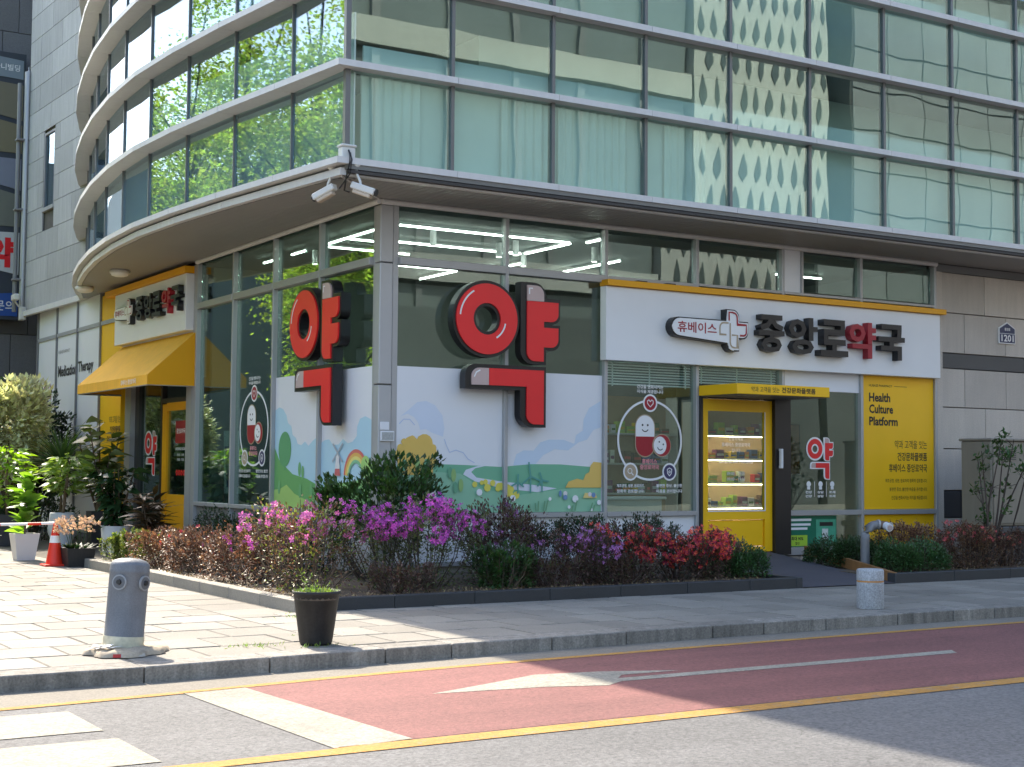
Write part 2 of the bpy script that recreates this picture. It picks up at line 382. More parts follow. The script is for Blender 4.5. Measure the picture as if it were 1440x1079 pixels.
# kerb stones
kerb = struct(MB().plan([(-20, 10.36), (3.3, 10.35), (6, 10.53), (8.4, 10.62), (45, 10.6), (45, 10.66), (-20, 10.66)], -.3, -.022).build('kerb', m_joint))
x = -12.; 
while x < 24:
    L = random.choice([.98, .98, 1.0, .62, .8]) if x > 3.2 else .99
    if abs(x-2.36) < .5 and x < 2.4: L = 3.33-x
    y0, y1 = ky(x), ky(x+L); a = math.atan2(y1-y0, L)
    o = MB().bbox(0, 0, -.30, L-.012, .30, random.uniform(.0, .004), .008).build('kerb_stone', m_kerb, kerb)
    o.location = (x, y0, 0); o.rotation_euler = (0, 0, a)
    x += L
# planters
ps = struct(MB().plan([(5.98, 13.58), (12.30, 13.58), (12.30, 16.36), (8.17, 16.36), (8.17, 20.8), (5.98, 20.8)], -.1, .10).build('planter_soil', m_soil))
ps2 = struct(MB().plan([(14.28, 13.62), (21, 13.62), (21, 16.36), (13.95, 16.36), (13.95, 15.8)], -.1, .09).build('planter_soil', m_soil))
pk = struct(MB().plan([(5.90, 13.50), (5.97, 13.50), (5.97, 20.8), (5.90, 20.8)], -.1, .02).build('planter_edge', m_joint))
x = 5.98
while x < 12.4:
    L = min(.95, 12.42-x); MB().bbox(x+.003, 13.44, -.1, x+L-.003, 13.58, .125, .006).build('edge_stone', m_dgran, pk); x += L
y = 13.45
while y < 20.8:
    L = .9; MB().bbox(5.83, y+.004, -.1, 5.98, y+L-.004, .12, .008).build('edge_stone', m_lgran, pk); y += L
MB().bbox(12.42, 13.44, -.1, 12.52, 16.0, .13, .008).build('edge_stone', m_dgran, pk)
pk2 = struct(MB().plan([(14.2, 13.52), (21, 13.52), (21, 13.60), (14.2, 13.60)], -.1, .02).build('planter_edge', m_joint))
x = 14.12
while x < 21:
    L = 1.1; MB().bbox(x+.003, 13.46, -.1, x+L-.003, 13.60, .125, .006).build('edge_stone', m_dgran, pk2); x += L
rail = M('ramp_timber', srgb(150, 108, 66), .6, var=.2, vs=3, streak=.2)
m_ramp = M('ramp_mat', (.075, .073, .085), .8, var=.15, vs=2, fine=.2, fs=60)
struct(MB().add([(12.52, 13.46, .006), (14.13, 13.46, .006), (14.6, 16.38, .24), (13.0, 16.38, .24), (12.52, 15.3, .16)], [(0, 1, 2, 3, 4)]).build('ramp', m_ramp))
tag(MB().add([(14.14, 13.50, .0), (14.20, 13.50, .0), (15.0, 16.0, .2), (14.93, 16.0, .2), (14.14, 13.50, .13), (14.20, 13.50, .13), (15.0, 16.0, .34), (14.93, 16.0, .34)], [(0, 3, 2, 1), (4, 5, 6, 7), (0, 1, 5, 4), (1, 2, 6, 5), (2, 3, 7, 6), (3, 0, 4, 7)]).build('ramp_curb', rail), 'low brown timber curb along the ramp to the yellow door', 'ramp curb')

# ------------------------------------------------------------------ the pharmacy building
XF, YF = 8.195, 16.4
bld = thing('glass_office_building', 'glass office building with curved upper floors above a corner pharmacy', 'building', (XF, YF, 0))
def bp(name, mb, mat, par=bld): return mb.build(name, mat, par)
# corner column
for z0, z1 in ((.0, 2.46), (2.475, 4.0), (4.012, 4.735)):
    bp('column_panel', MB().bbox(XF, YF, z0, 8.375, 16.55, z1, .008), m_cap)
bp('column_trim', MB().box(8.38, 16.41, 0, 8.455, 16.5, 4.735), m_alu)
bp('column_trim', MB().box(8.205, 16.555, 0, 8.29, 16.61, 4.735), m_alu)
# right ground-floor front: mullions, transoms, sills, panes
MX = [10.04, 11.64, 13.24, 14.87, 16.48, 18.12]
for x in MX:
    bp('mullion', MB().bbox(x-.026, 16.355, .1, x+.026, 16.47, 4.735, .004), m_alu)
def hbar(x0, x1, z0, z1, name, d=.05, mat=m_alu): bp(name, MB().bbox(x0, YF-d, z0, x1, YF+.07, z1, .004), mat)
for a, b in ((8.458, 10.012), (10.068, 11.612), (11.668, 13.212)):
    hbar(a, b, .785, .85, 'sill'); hbar(a, b, 3.99, 4.09, 'transom'); hbar(a, b, .18, .24, 'sill')
    bp('base_panel', MB().box(a, 16.405, .24, b, 16.44, .785), m_film); bp('plinth', MB().box(a-.03, 16.39, .0, b+.02, 16.44, .178), m_lgran)
for a, b in ((14.9, 16.452), (16.508, 18.092)):
    hbar(a, b, .765, .84, 'sill'); hbar(a, b, 4.06, 4.10, 'transom'); hbar(a, b, .18, .29, 'sill')
hbar(13.268, 14.842, 4.06, 4.1, 'transom')
bp('top_trim', MB().tube([(8.19, 16.36, 4.765), (18.15, 16.36, 4.765)], .038, 8), m_aluw)
bp('top_trim', MB().tube([(8.155, 16.36, 4.765), (8.155, 23.0, 4.765)], .038, 8), m_aluw)
def pane_r(x0, x1, z0, z1, mat=m_gs, y=16.425, name='window_pane'): return bp(name, MB().box(x0, y, z0, x1, y+.012, z1), mat)
for a, b in ((8.458, 10.012), (10.068, 11.612)):
    pane_r(a, b, 4.09, 4.735); pane_r(a, b, .85, 3.99)
pane_r(11.668, 13.212, 4.09, 4.735); pane_r(11.668, 13.212, .85, 3.99)
pane_r(13.268, 14.842, 4.10, 4.735); pane_r(13.268, 14.842, 2.66, 4.06)
bp('white_block', MB().box(14.9, 16.39, 4.1, 15.24, 16.5, 4.735), m_film)
pane_r(15.28, 16.452, 4.13, 4.70, m_gsl); pane_r(16.508, 18.07, 4.13, 4.70, m_gsl)
bp('mullion', MB().box(15.242, 16.36, 4.1, 15.278, 16.46, 4.735), m_alu)
pane_r(14.96, 16.452, .84, 2.63); pane_r(14.96, 16.452, .29, .765)
bp('white_panel', MB().box(14.9, 16.40, 2.635, 16.452, 16.45, 3.0), m_film)
bp('door_jamb', MB().box(14.65, 16.30, .2, 14.955, 16.5, 2.52), m_bronze)
bp('door_jamb', MB().box(13.268, 16.33, .2, 13.315, 16.5, 2.52), m_bronze)
bp('door_jamb', MB().box(13.316, 16.33, 2.46, 14.648, 16.5, 2.655), m_bronze)
# venetian blinds behind the panes above the canopy
for a, b in ((11.72, 13.2), (13.29, 14.82)):
    mb = MB()
    for i in range(9):
        z = 2.60+.038*i; mb.add([(a, 16.47, z), (b, 16.47, z), (b, 16.50, z+.022), (a, 16.50, z+.022)], [(0, 1, 2, 3)])
    for xx in (a+.1, (a+b)/2, b-.1): mb.box(xx-.012, 16.462, 2.58, xx+.012, 16.467, 2.95)
    bp('blind_or_milky_backing', mb, m_wpanel)
bp('yellow_base', MB().box(16.508, 16.41, .29, 18.092, 16.45, .765), m_sy)
# left ground-floor front
def hbl(y0, y1, z0, z1, name, d=.05, mat=m_alu): bp(name, MB().bbox(XF-d, y0, z0, XF+.07, y1, z1, .004), mat)
MY = [18.15, 19.76, 21.36, 22.97]
for y in MY: bp('mullion', MB().bbox(8.15, y-.026, .1, 8.27, y+.026, 4.735, .004), m_alu)
for a, b in ((16.612, 18.122), (18.178, 19.732), (19.788, 21.332), (21.388, 22.942)):
    hbl(a, b, 3.99, 4.09, 'transom'); hbl(a, b, .80, .86, 'sill')
    bp('window_pane', MB().box(8.222, a, 4.09, 8.234, b, 4.735), m_gsl); bp('window_pane', MB().box(8.222, a, .86, 8.234, b, 3.99), m_gsl)
    bp('base_panel', MB().box(8.21, a, .1, 8.25, b, .8), m_film if a < 19 else m_grey)
hbl(22.998, 23.15, .1, 4.735, 'end_post', .03)
# left door recess and panels beyond
bp('recess_wall', MB().box(8.20, 23.15, 2.9, 8.4, 27.12, 4.735), m_wpanel)
bp('recess_post', MB().box(8.16, 23.16, .1, 8.26, 23.42, 2.9), m_alu)
bp('recess_post', MB().box(8.16, 26.42, .1, 8.30, 26.75, 2.9), m_alu)
bp('door_glass', MB().box(8.30, 23.45, .3, 8.312, 24.75, 2.6), m_gsl)
bp('door_glass', MB().box(8.30, 24.90, .3, 8.312, 26.42, 2.9), m_gsl)
bp('door_frame', MB().box(8.26, 24.68, .25, 8.33, 24.90, 2.5).box(8.26, 23.43, 2.38, 8.33, 24.68, 2.52).box(8.26, 23.43, .25, 8.33, 24.68, .36), m_syd)
bp('door_frame', MB().box(8.25, 26.2, .25, 8.34, 26.42, 2.9).box(8.25, 24.9, .25, 8.34, 24.98, 2.9).box(8.25, 23.43, 2.52, 8.34, 24.9, 2.6), m_bronze)
bp('door_panel', MB().box(8.275, 23.44, .36, 8.32, 24.67, .95), m_syd)
dpo = thing('door_poster', 'small red poster with white lettering on the left entrance door', 'poster', (8.296, 24.3, 1.2), -PI/2, local=True)
MB().box(0, -.003, .62, .55, 0, 1.0).build('poster_sheet', m_redd, dpo)
text_obj('OPENING HOURS', 'lettering', m_wht, dpo, .275, .50, .05, -.003, align='C', bold=.02); text_obj('중앙로약국', 'lettering', m_wht, dpo, .275, .78, .09, -.0045, align='C', bold=.02)
for z_ in (.40, .32): text_obj('09:00 - 19:00', 'lettering', m_wht, dpo, .275, z_, .045, -.003, align='C')
for q in range(4): MB().ring(.1+.12*q, .12, .05, .02, -.003, 0, 14).build('round_mark', m_redl, dpo)
for z0, z1 in ((.1, 4.16), (4.24, 4.735)):
    bp('yellow_panel', MB().box(8.19, 27.13 if z0 < 4.2 else 27.13, z0, 8.3, 28.47, z1), m_sy)
    for a, b in ((28.53, 30.12), (30.18, 31.72), (31.78, 33.32)): bp('white_panel', MB().box(8.19, a, z0, 8.3, b, z1+(.08 if z0 > 4 else 0)), m_film)
for y in (28.5, 30.15, 31.75, 33.36): bp('mullion', MB().box(8.155, y-.028, .1, 8.32, y+.028, 4.83), m_grey)
for a, b in ((27.13, 28.47), (28.53, 30.12), (30.18, 31.72), (31.78, 33.32)): bp('transom', MB().box(8.165, a, 4.162, 8.32, b, 4.238), m_alu)
# upper floors ------------------------------------------------
NP = [(7.02, 15.17), (6.84, 16.65), (6.66, 18.14), (6.53, 19.63), (6.47, 21.13), (6.53, 22.63), (6.69, 24.12), (6.93, 25.60), (7.23, 27.07), (7.60, 28.52), (8.06, 29.95), (8.6, 31.3)]
def offset(path, d):
    out = []
    for i, p in enumerate(path):
        a = Vector(path[max(i-1, 0)]); b = Vector(path[min(i+1, len(path)-1)]); t = (b-a).normalized(); out.append((p[0]+t.y*d, p[1]-t.x*d))
    return out
NG = offset(NP, .27); NG[0] = (7.20, 15.33)
NF = offset(NP, .09); NF[0] = (7.1, 15.26)
XE = 26.0
LZ = [4.99, 6.13, 7.25, 8.37, 9.49, 10.61]
UX = [7.20, 8.60, 10.06, 11.52, 12.97, 14.43, 15.91, 17.37, 18.85, 20.32, 21.79, 23.26, 24.73]
def foot(path, z0, z1): return MB().plan([(XE, path[0][1])]+list(path)+[(8.7, 32), (XE, 32)], z0, z1)
for k, z in enumerate(LZ):
    lo = z-.075
    for i in range(len(UX)):                      # ledge pieces, right front
        a = UX[i] if i else 7.02; b = UX[i+1] if i+1 < len(UX) else XE
        if i == 0:
            mb = MB().plan([(7.02, 15.17), (b-.003, 15.17), (b-.003, 15.45), (7.31, 15.45)], lo, z)
        else: mb = MB().box(a+.003, 15.17, lo, b-.003, 15.45, z)
        bp('ledge', mb, m_aluw)
        if k == 0: bp('fascia', MB().plan([((7.1 if i == 0 else a+.004), 15.26), (b-.004, 15.26), (b-.004, 15.34), (7.2 if i == 0 else a+.004, 15.34)], 4.795, 4.88), m_aluw)
    for i in range(len(NP)-1):                    # ledge pieces, curved side
        p, q, pg, qg = NP[i], NP[i+1], NG[i], NG[i+1]
        t = (Vector(q)-Vector(p)).normalized()*.004
        pg = Vector(pg)+Vector((t.y, -t.x))*8; qg = Vector(qg)+Vector((t.y, -t.x))*8
        if i == 0: pg = Vector((7.30, 15.455))
        bp('ledge', MB().plan([(p[0]+t.x, p[1]+t.y), (pg[0]+t.x, pg[1]+t.y), (qg[0]-t.x, qg[1]-t.y), (q[0]-t.x, q[1]-t.y)][::-1], lo, z), m_aluw)
        if k == 0:
            f0, f1 = Vector(NF[i]), Vector(NF[i+1]); n_ = Vector((t.y, -t.x)).normalized()*.08
            bp('fascia', MB().plan([f0+t, f1-t, f1-t+n_, f0+t+n_], 4.795, 4.88), m_aluw)
bp('ledge_web', foot(offset(NP, .14)[0:1]+offset(NP, .14)[1:], 4.86, 4.93), m_alud)
for k in range(len(LZ)-1):
    z0, z1 = LZ[k]-.03, LZ[k+1]-.078
    for i in range(len(UX)-1):
        a, b = UX[i]+.022, UX[i+1]-.022
        if UX[i] > 20.2: continue
        bp('window_pane', MB().box(a, 15.33, z0, b, 15.342, z1), m_gu)
        bp('mullion', MB().box(UX[i+1]-.022, 15.30, z0, UX[i+1]+.022, 15.40, z1), m_alud)
    bp('window_pane', MB().box(20.37, 15.33, z0, XE, 15.342, z1), m_gu)
    for i in range(len(NG)-1):
        p, q = Vector(NG[i]), Vector(NG[i+1]); t = (q-p).normalized()
        bp('window_pane', MB().seg(p+t*.02, q-t*.02, .006, z0, z1), m_gl)
        bp('mullion', MB().seg(q-t*.012, q+t*.012, .03, z0, z1), m_alud)
    bp('corner_post', MB().box(7.165, 15.295, z0, 7.23, 15.36, z1), m_alud)
# interior of the upper floors
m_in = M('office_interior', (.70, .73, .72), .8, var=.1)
m_cur = M('curtain_cloth', (.80, .81, .78), .8, var=.06, vs=2)
m_slab = M('floor_slab', (.30, .30, .29), .9, var=.1)
for z0, z1 in ((4.93, 4.96), (7.12, 7.2), (9.36, 9.44)): bp('floor_slab', foot(offset(NG, .02), z0, z1), m_slab)
bp('core', MB().box(9.6, 16.4, 4.97, XE, 45, 30), m_in)
mb = MB()
def curtain(x0, x1, z0, z1, y, amp=.03, per=.12):
    m = MB(); n = int((x1-x0)/per*6); vs = []
    for i in range(n+1):
        x = x0+(x1-x0)*i/n; yy_ = y+amp*math.sin(i*2*PI/6+.7*math.sin(i*.13)); vs += [(x, yy_, z0), (x, yy_, z1)]
    m.add(vs, [(2*i, 2*i+2, 2*i+3, 2*i+1) for i in range(n)], True); return m
bp('spandrel_board', MB().box(7.45, 15.46, 4.97, XE, 15.49, 6.10), M('spandrel', (.80, .82, .80), .8, var=.06, vs=.7))
bp('spandrel_board', MB().box(7.45, 15.42, 6.13, XE, 15.45, 6.40), m_cur)
bp('spandrel_board', MB().box(7.45, 15.42, 8.37, XE, 15.45, 8.60), m_cur)
for a, b in ((9.35, 10.1), (10.2, 11.3), (11.9, 12.6), (7.6, 8.2)): bp('curtain', curtain(a, b, 5.0, 6.05, 15.415, .02), m_cur)
for z0, z1 in ((4.97, 6.04), (6.14, 6.75), (7.26, 7.7), (8.38, 8.8)): bp('blind_or_milky_backing', MB().plan(offset(NG, .09)[0:10]+offset(NG, .11)[0:10][::-1], z0, z1), m_cur)  # curved-side strips are pale backing added to give the glass a milky look
bp('upper_mass', foot(NG, 10.55, 30.0), M('dark_upper_glass', (.05, .07, .07), .15, var=.1))
mb = MB()
for z in (12.9, 15.2, 17.5, 19.8, 22.1, 24.4, 26.7, 29): foot(NP, z-.08, z); mb.plan([(XE, NP[0][1])]+NP+[(8.7, 32), (XE, 32)], z-.08, z)
bp('upper_ledges', mb, m_aluw)
# soffit
bp('soffit', foot(offset(NP, .16), 4.815, 4.85), M('soffit_backing', (.06, .055, .05), .8, var=.1))
mb = MB(); x = 7.25
while x < 22: mb.box(x, 15.35 if x > 7.35 else 15.4, 4.795, x+.095, 16.40 if x > 8.2 else min(16.40, 15.35+(x-7.2)*1.05+.05), 4.813); x += .103
bp('soffit_slats', mb, m_soff)['kind'] = 'stuff'
mb = MB(); y = 15.5
NS = offset(NP, .19)
def px_at(y_):
    for (a, b), (c, d) in zip(NS, NS[1:]):
        if b <= y_ <= d: return a+(c-a)*(y_-b)/(d-b)
    return NS[-1][0]
while y < 30: 
    x1 = 8.195 if y > 16.4 else 7.22+(y-15.37)/1.05
    mb.box(px_at(y), y, 4.795, max(px_at(y)+.01, x1), y+.095, 4.813); y += .103
bp('soffit_slats', mb, m_soff)['kind'] = 'stuff'
bp('soffit_seam', MB().tube([(7.14, 15.32, 4.79), (8.17, 16.38, 4.79)], .012, 6), m_aluw)
# ground-floor room
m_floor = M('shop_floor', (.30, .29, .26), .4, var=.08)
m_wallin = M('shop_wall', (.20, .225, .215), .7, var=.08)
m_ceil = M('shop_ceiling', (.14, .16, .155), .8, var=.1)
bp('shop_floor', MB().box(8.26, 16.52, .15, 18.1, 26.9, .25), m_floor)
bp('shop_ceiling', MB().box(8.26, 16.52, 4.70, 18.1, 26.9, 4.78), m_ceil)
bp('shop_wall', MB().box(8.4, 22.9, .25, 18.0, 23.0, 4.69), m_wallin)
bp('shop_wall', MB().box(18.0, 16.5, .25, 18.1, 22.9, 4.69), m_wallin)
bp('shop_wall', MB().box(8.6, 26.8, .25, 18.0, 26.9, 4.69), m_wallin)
# stone wall right of the shop front
bp('wall_core', MB().box(18.24, 16.46, 0, XE, 16.9, 4.80), M('wall_joint', (.17, .15, .13), .9))
bp('wall_edge', MB().box(18.16, 16.385, .1, 18.30, 16.6, 4.66), m_stone)
rows = [(4.015, 4.655, m_stone, [18.31, 19.33, 20.35, 21.4]), (3.36, 4.0, m_stone, [18.31, 18.84, 19.84, 20.9, 21.9]), (3.11, 3.345, m_stonedk, [18.31, 20.3, 22.3]),
        (2.48, 3.095, m_stone, [18.31, 18.84, 19.84, 20.9, 21.9]), (1.81, 2.465, m_stone, [18.31, 19.33, 20.35, 21.4]), (1.14, 1.795, m_stone, [18.31, 18.84, 19.84, 20.9, 21.9]),
        (.70, 1.125, m_stonebl, [18.31, 18.72, 20.3, 22.3]), (.1, .685, m_stone, [18.31, 19.33, 20.35, 21.4])]
for z0, z1, m_, xs in rows:
    for a, b in zip(xs, xs[1:]): bp('cladding_stone', MB().bbox(a, 16.40, z0, b-.012, 16.47, z1, .004), m_)
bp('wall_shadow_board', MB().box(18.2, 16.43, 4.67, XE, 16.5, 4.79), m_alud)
# stone wing left, behind the curve
wing = thing('stone_wing', 'pale stone-clad wall behind the curved glass floors, with one window', 'building', (8.0, 33.9, 0))
wa, wb = Vector((8.22, 29.4)), Vector((8.02, 33.95))
wd = (wb-wa).normalized(); wn = Vector((-wd.y, wd.x))     # outward -x
def wq(s, e, z0, z1, t0=0., t1=.03):
    a = wa+wd*s; b = wa+wd*e
    return MB().plan([a+wn*t0, a+wn*t1, b+wn*t1, b+wn*t0][::-1], z0, z1)
MB().plan([wa-wn*.02, wb-wn*.02, wb+Vector((6, 0)), wa+Vector((6, 0))], 4.86, 16).build('wall_core', m_joint, wing)
z = 4.9; r_ = 0
while z < 14.5:
    ends = [0, 1.3, 2.9, 4.55] if r_ % 2 else [0, .6, 2.2, 3.75, 4.55]
    for a, b in zip(ends, ends[1:]):
        if z+.56 > 7.1 and z < 8.65:
            segs = [(a, min(b, 2.55)), (max(a, 3.35), b)]
        else: segs = [(a, b)]
        for u, v in segs:
            if v-u > .05: wq(u, v-.012, z, z+.548).build('cladding_stone', m_stonel, wing)
    z += .56; r_ += 1
wq(2.55, 3.35, 7.0, 7.08, -.02, .05).build('window_sill', m_stonel, wing)
wq(2.62, 3.28, 7.08, 8.7, -.015, -.01).build('window_pane', m_gl, wing)
wq(2.55, 2.62, 7.08, 8.75, -.01, .02).build('window_frame', m_grey, wing); wq(3.28, 3.35, 7.08, 8.75, -.01, .02).build('window_frame', m_grey, wing); wq(2.62, 3.28, 8.7, 8.75, -.01, .02).build('window_frame', m_grey, wing)
wq(0, 4.6, 4.78, 4.895, .0, .10).build('drip_edge', m_aluw, wing)
pp = thing('drain_pipe', 'grey metal drain pipe up the edge of the stone wing', 'pipe', (7.92, 34.0, 4.6))
MB().tube([(7.93, 33.95, 4.7), (7.93, 33.95, 10.4), (8.0, 34.0, 10.5)], .06, 10).build('pipe', m_alu, pp)
MB().tube([(7.80, 34.08, 4.9), (7.80, 34.08, 10.15)], .05, 8).build('conduit', m_grey, pp)
for z in (5.6, 7.2, 8.8): MB().bbox(7.72, 33.9, z, 8.02, 34.1, z+.05, .01).build('bracket', m_grey, pp)

# neighbour building with the sign board
nb = thing('neighbour_building', 'dark stone building at the left edge behind the stone wing', 'building', (8, 36.5, 0))
MB().box(7.0, 36.5, 0, 14, 46, 17).build('wall_core', m_joint, nb)
z = .0; r_ = 0
while z < 16.5:
    h_ = .5 if r_ == 4 else 1.15
    xs = [6.99, 7.5, 8.28, 9.06] if r_ % 2 else [6.99, 7.9, 8.68, 9.06]
    for a, b in zip(xs, xs[1:]): MB().bbox(a, 36.44, z, b-.014, 36.52, z+h_-.014, .005).build('wall_stone', m_nstone if h_ > 1 else m_stonedk, nb)
    z += h_; r_ += 1
sb = thing('sign_board', 'tall stack of slanted shop sign panels on the dark building, far left', 'sign', (7.6, 36.0, 4.9))
m_sbf = M('sign_board_frame', (.055, .065, .08), .5, .2, var=.1)
MB().box(6.9, 35.95, 4.9, 8.36, 36.44, 11.35).build('board_body', m_sbf, sb)
def sbp(name, poly, col, y=35.93): return MB().prism(poly, y, 35.95-.0005).build(name, M('sb_'+str(col), srgb(*col), .5, var=.05, vs=2), sb)
sbp('sign_panel', [(6.95, 10.78), (8.30, 10.72), (8.30, 11.18), (6.95, 11.28)], (128, 140, 148))
sbp('sign_panel', [(6.95, 9.95), (8.30, 9.72), (8.30, 10.58), (6.95, 10.66)], (122, 116, 96))
sbp('sign_panel', [(6.95, 8.92), (8.30, 8.92), (8.30, 9.60), (6.95, 9.83)], (126, 118, 92))
sbp('sign_panel', [(6.95, 8.30), (8.30, 8.02), (8.30, 8.78), (6.95, 8.78)], (132, 136, 150))
sbp('sign_panel', [(6.95, 7.12), (8.30, 7.14), (8.30, 7.90), (6.95, 8.18)], (116, 118, 106))
sbp('sign_panel', [(6.95, 6.22), (8.30, 5.98), (8.30, 7.00), (6.95, 6.96)], (205, 206, 204))
sbp('sign_panel', [(6.95, 4.98), (8.30, 4.98), (8.30, 5.55), (6.95, 5.42)], (44, 84, 158))
text_obj('오아니빌딩', 'lettering', m_wht, sb, 8.21, 10.90, .16, 35.925, align='R', bold=.01)
text_obj('약', 'lettering', m_redl, sb, 8.20, 6.14, .72, 35.925, width=.68, align='R', bold=.05)
text_obj('문의', 'lettering', m_wht, sb, 8.22, 5.10, .25, 35.925, align='R', bold=.01)

# ------------------------------------------------------------------ signs and window graphics (local: x right, z up, -y out of the wall)
def arcp(cx, cz, r, a0, a1, n=8): return [(cx+r*math.cos(R(a0+(a1-a0)*i/n)), cz+r*math.sin(R(a0+(a1-a0)*i/n))) for i in range(n+1)]
BAR_B = [(1.01, 3.88), (1.22, 3.88)]+arcp(1.22, 3.69, .19, 80, 0)+[(1.41, 3.68), (1.63, 3.68), (1.63, 3.45)]+arcp(1.53, 3.45, .10, 0, -70, 5)+[(1.5, 3.33), (1.63, 3.33), (1.63, 3.12)]+arcp(1.50, 3.12, .13, 0, -90, 6)+[(1.41, 2.99), (1.41, 2.80), (1.19, 2.80)]+arcp(1.19, 2.98, .18, -90, -180)
BAR_R = [(1.10, 3.63), (1.59, 3.63), (1.59, 3.48)]+arcp(1.48, 3.48, .11, 0, -90, 6)+[(1.36, 3.37), (1.36, 3.29), (1.59, 3.29), (1.59, 3.14)]+arcp(1.48, 3.14, .11, 0, -90, 6)+[(1.36, 3.03), (1.36, 2.84), (1.22, 2.84)]+arcp(1.22, 2.96, .12, -90, -180, 6)
BAR_P = [(1.10, 3.635), (1.36, 3.635), (1.36, 3.72)]+arcp(1.24, 3.72, .12, 0, 90, 6)+[(1.10, 3.84)]
GI_B = [(.18, 2.45)]+arcp(.33, 2.62, .15, 180, 90)+[(1.41, 2.77), (1.41, 1.97), (1.19, 1.97)]+arcp(1.19, 2.15, .18, -90, -180)+[(1.01, 2.45)]
GI_R = [(.525, 2.50), (.525, 2.72), (1.365, 2.72), (1.365, 2.01), (1.22, 2.01)]+arcp(1.22, 2.13, .12, -90, -180, 6)+[(1.10, 2.50)]
GI_P = [(.265, 2.50)]+arcp(.38, 2.605, .115, 180, 90, 6)+[(.52, 2.72), (.52, 2.50)]
def ribbon(mb, pts, w, y):
    pts = [Vector(p) for p in pts]; L = []; Rr = []
    for i, p in enumerate(pts):
        d = (pts[min(i+1, len(pts)-1)]-pts[max(i-1, 0)]).normalized(); n = Vector((-d.y, d.x))*w/2
        if 0 < i < len(pts)-1:
            d1 = (pts[i]-pts[i-1]).normalized(); c_ = max(.5, d.dot(d1)); n /= c_
        L.append(p+n); Rr.append(p-n)
    for i in range(len(pts)-1): mb.face([L[i], Rr[i], Rr[i+1], L[i+1]], y)
    return mb
def big_yak(label, loc, rotz):
    t = thing('letter_sign', label, 'sign', loc, rotz, local=True)
    yb, yf = -.045, -.185
    b = MB().ring(.49, 3.355, .50, .165, yf, yb, 56).build('letter_body', m_black, t)
    MB().ring(.49, 3.355, .458, .205, yf-.022, yf+.01, 56).build('red_face', m_redl, b)
    ribbon(MB(), arcp(.49, 3.355, .405, 175, 120, 10), .022, yf-.0245).build('highlight_line', m_wht, b); ribbon(MB(), arcp(.49, 3.355, .275, -10, -60, 8), .022, yf-.0245).build('highlight_line', m_wht, b)
    b = MB().prism(BAR_B, yf, yb).build('letter_body', m_black, t)
    MB().prism(BAR_R, yf-.022, yf+.01).build('red_face', m_redl, b); MB().prism(BAR_P, yf-.022, yf+.01).build('pale_face', m_pinkg, b)
    b = MB().prism(GI_B, yf, yb).build('letter_body', m_black, t)
    MB().prism(GI_R, yf-.022, yf+.01).build('red_face', m_redl, b); MB().prism(GI_P, yf-.022, yf+.01).build('pale_face', m_pinkg, b)
    ribbon(MB(), [(.30, 2.60), (.33, 2.66), (.39, 2.69)], .018, yf-.0245).build('highlight_line', m_wht, b); ribbon(MB(), [(1.13, 3.72), (1.13, 3.80), (1.18, 3.80)], .018, yf-.0245).build('highlight_line', m_wht, b)
    br = MB()
    for x, z in ((.49, 3.8), (.49, 2.92), (1.2, 3.4), (1.25, 2.3)): br.box(x-.02, yb-.01, z-.02, x+.02, .0, z+.02)
    br.build('bracket', m_grey, t)
    return t
big_yak('giant red and black letter sign on the street-facing window of the corner', (9.14, YF-.02, 0), 0)
big_yak('giant red and black letter sign on the left-hand window of the corner', (XF-.02, 18.73, 0), -PI/2)

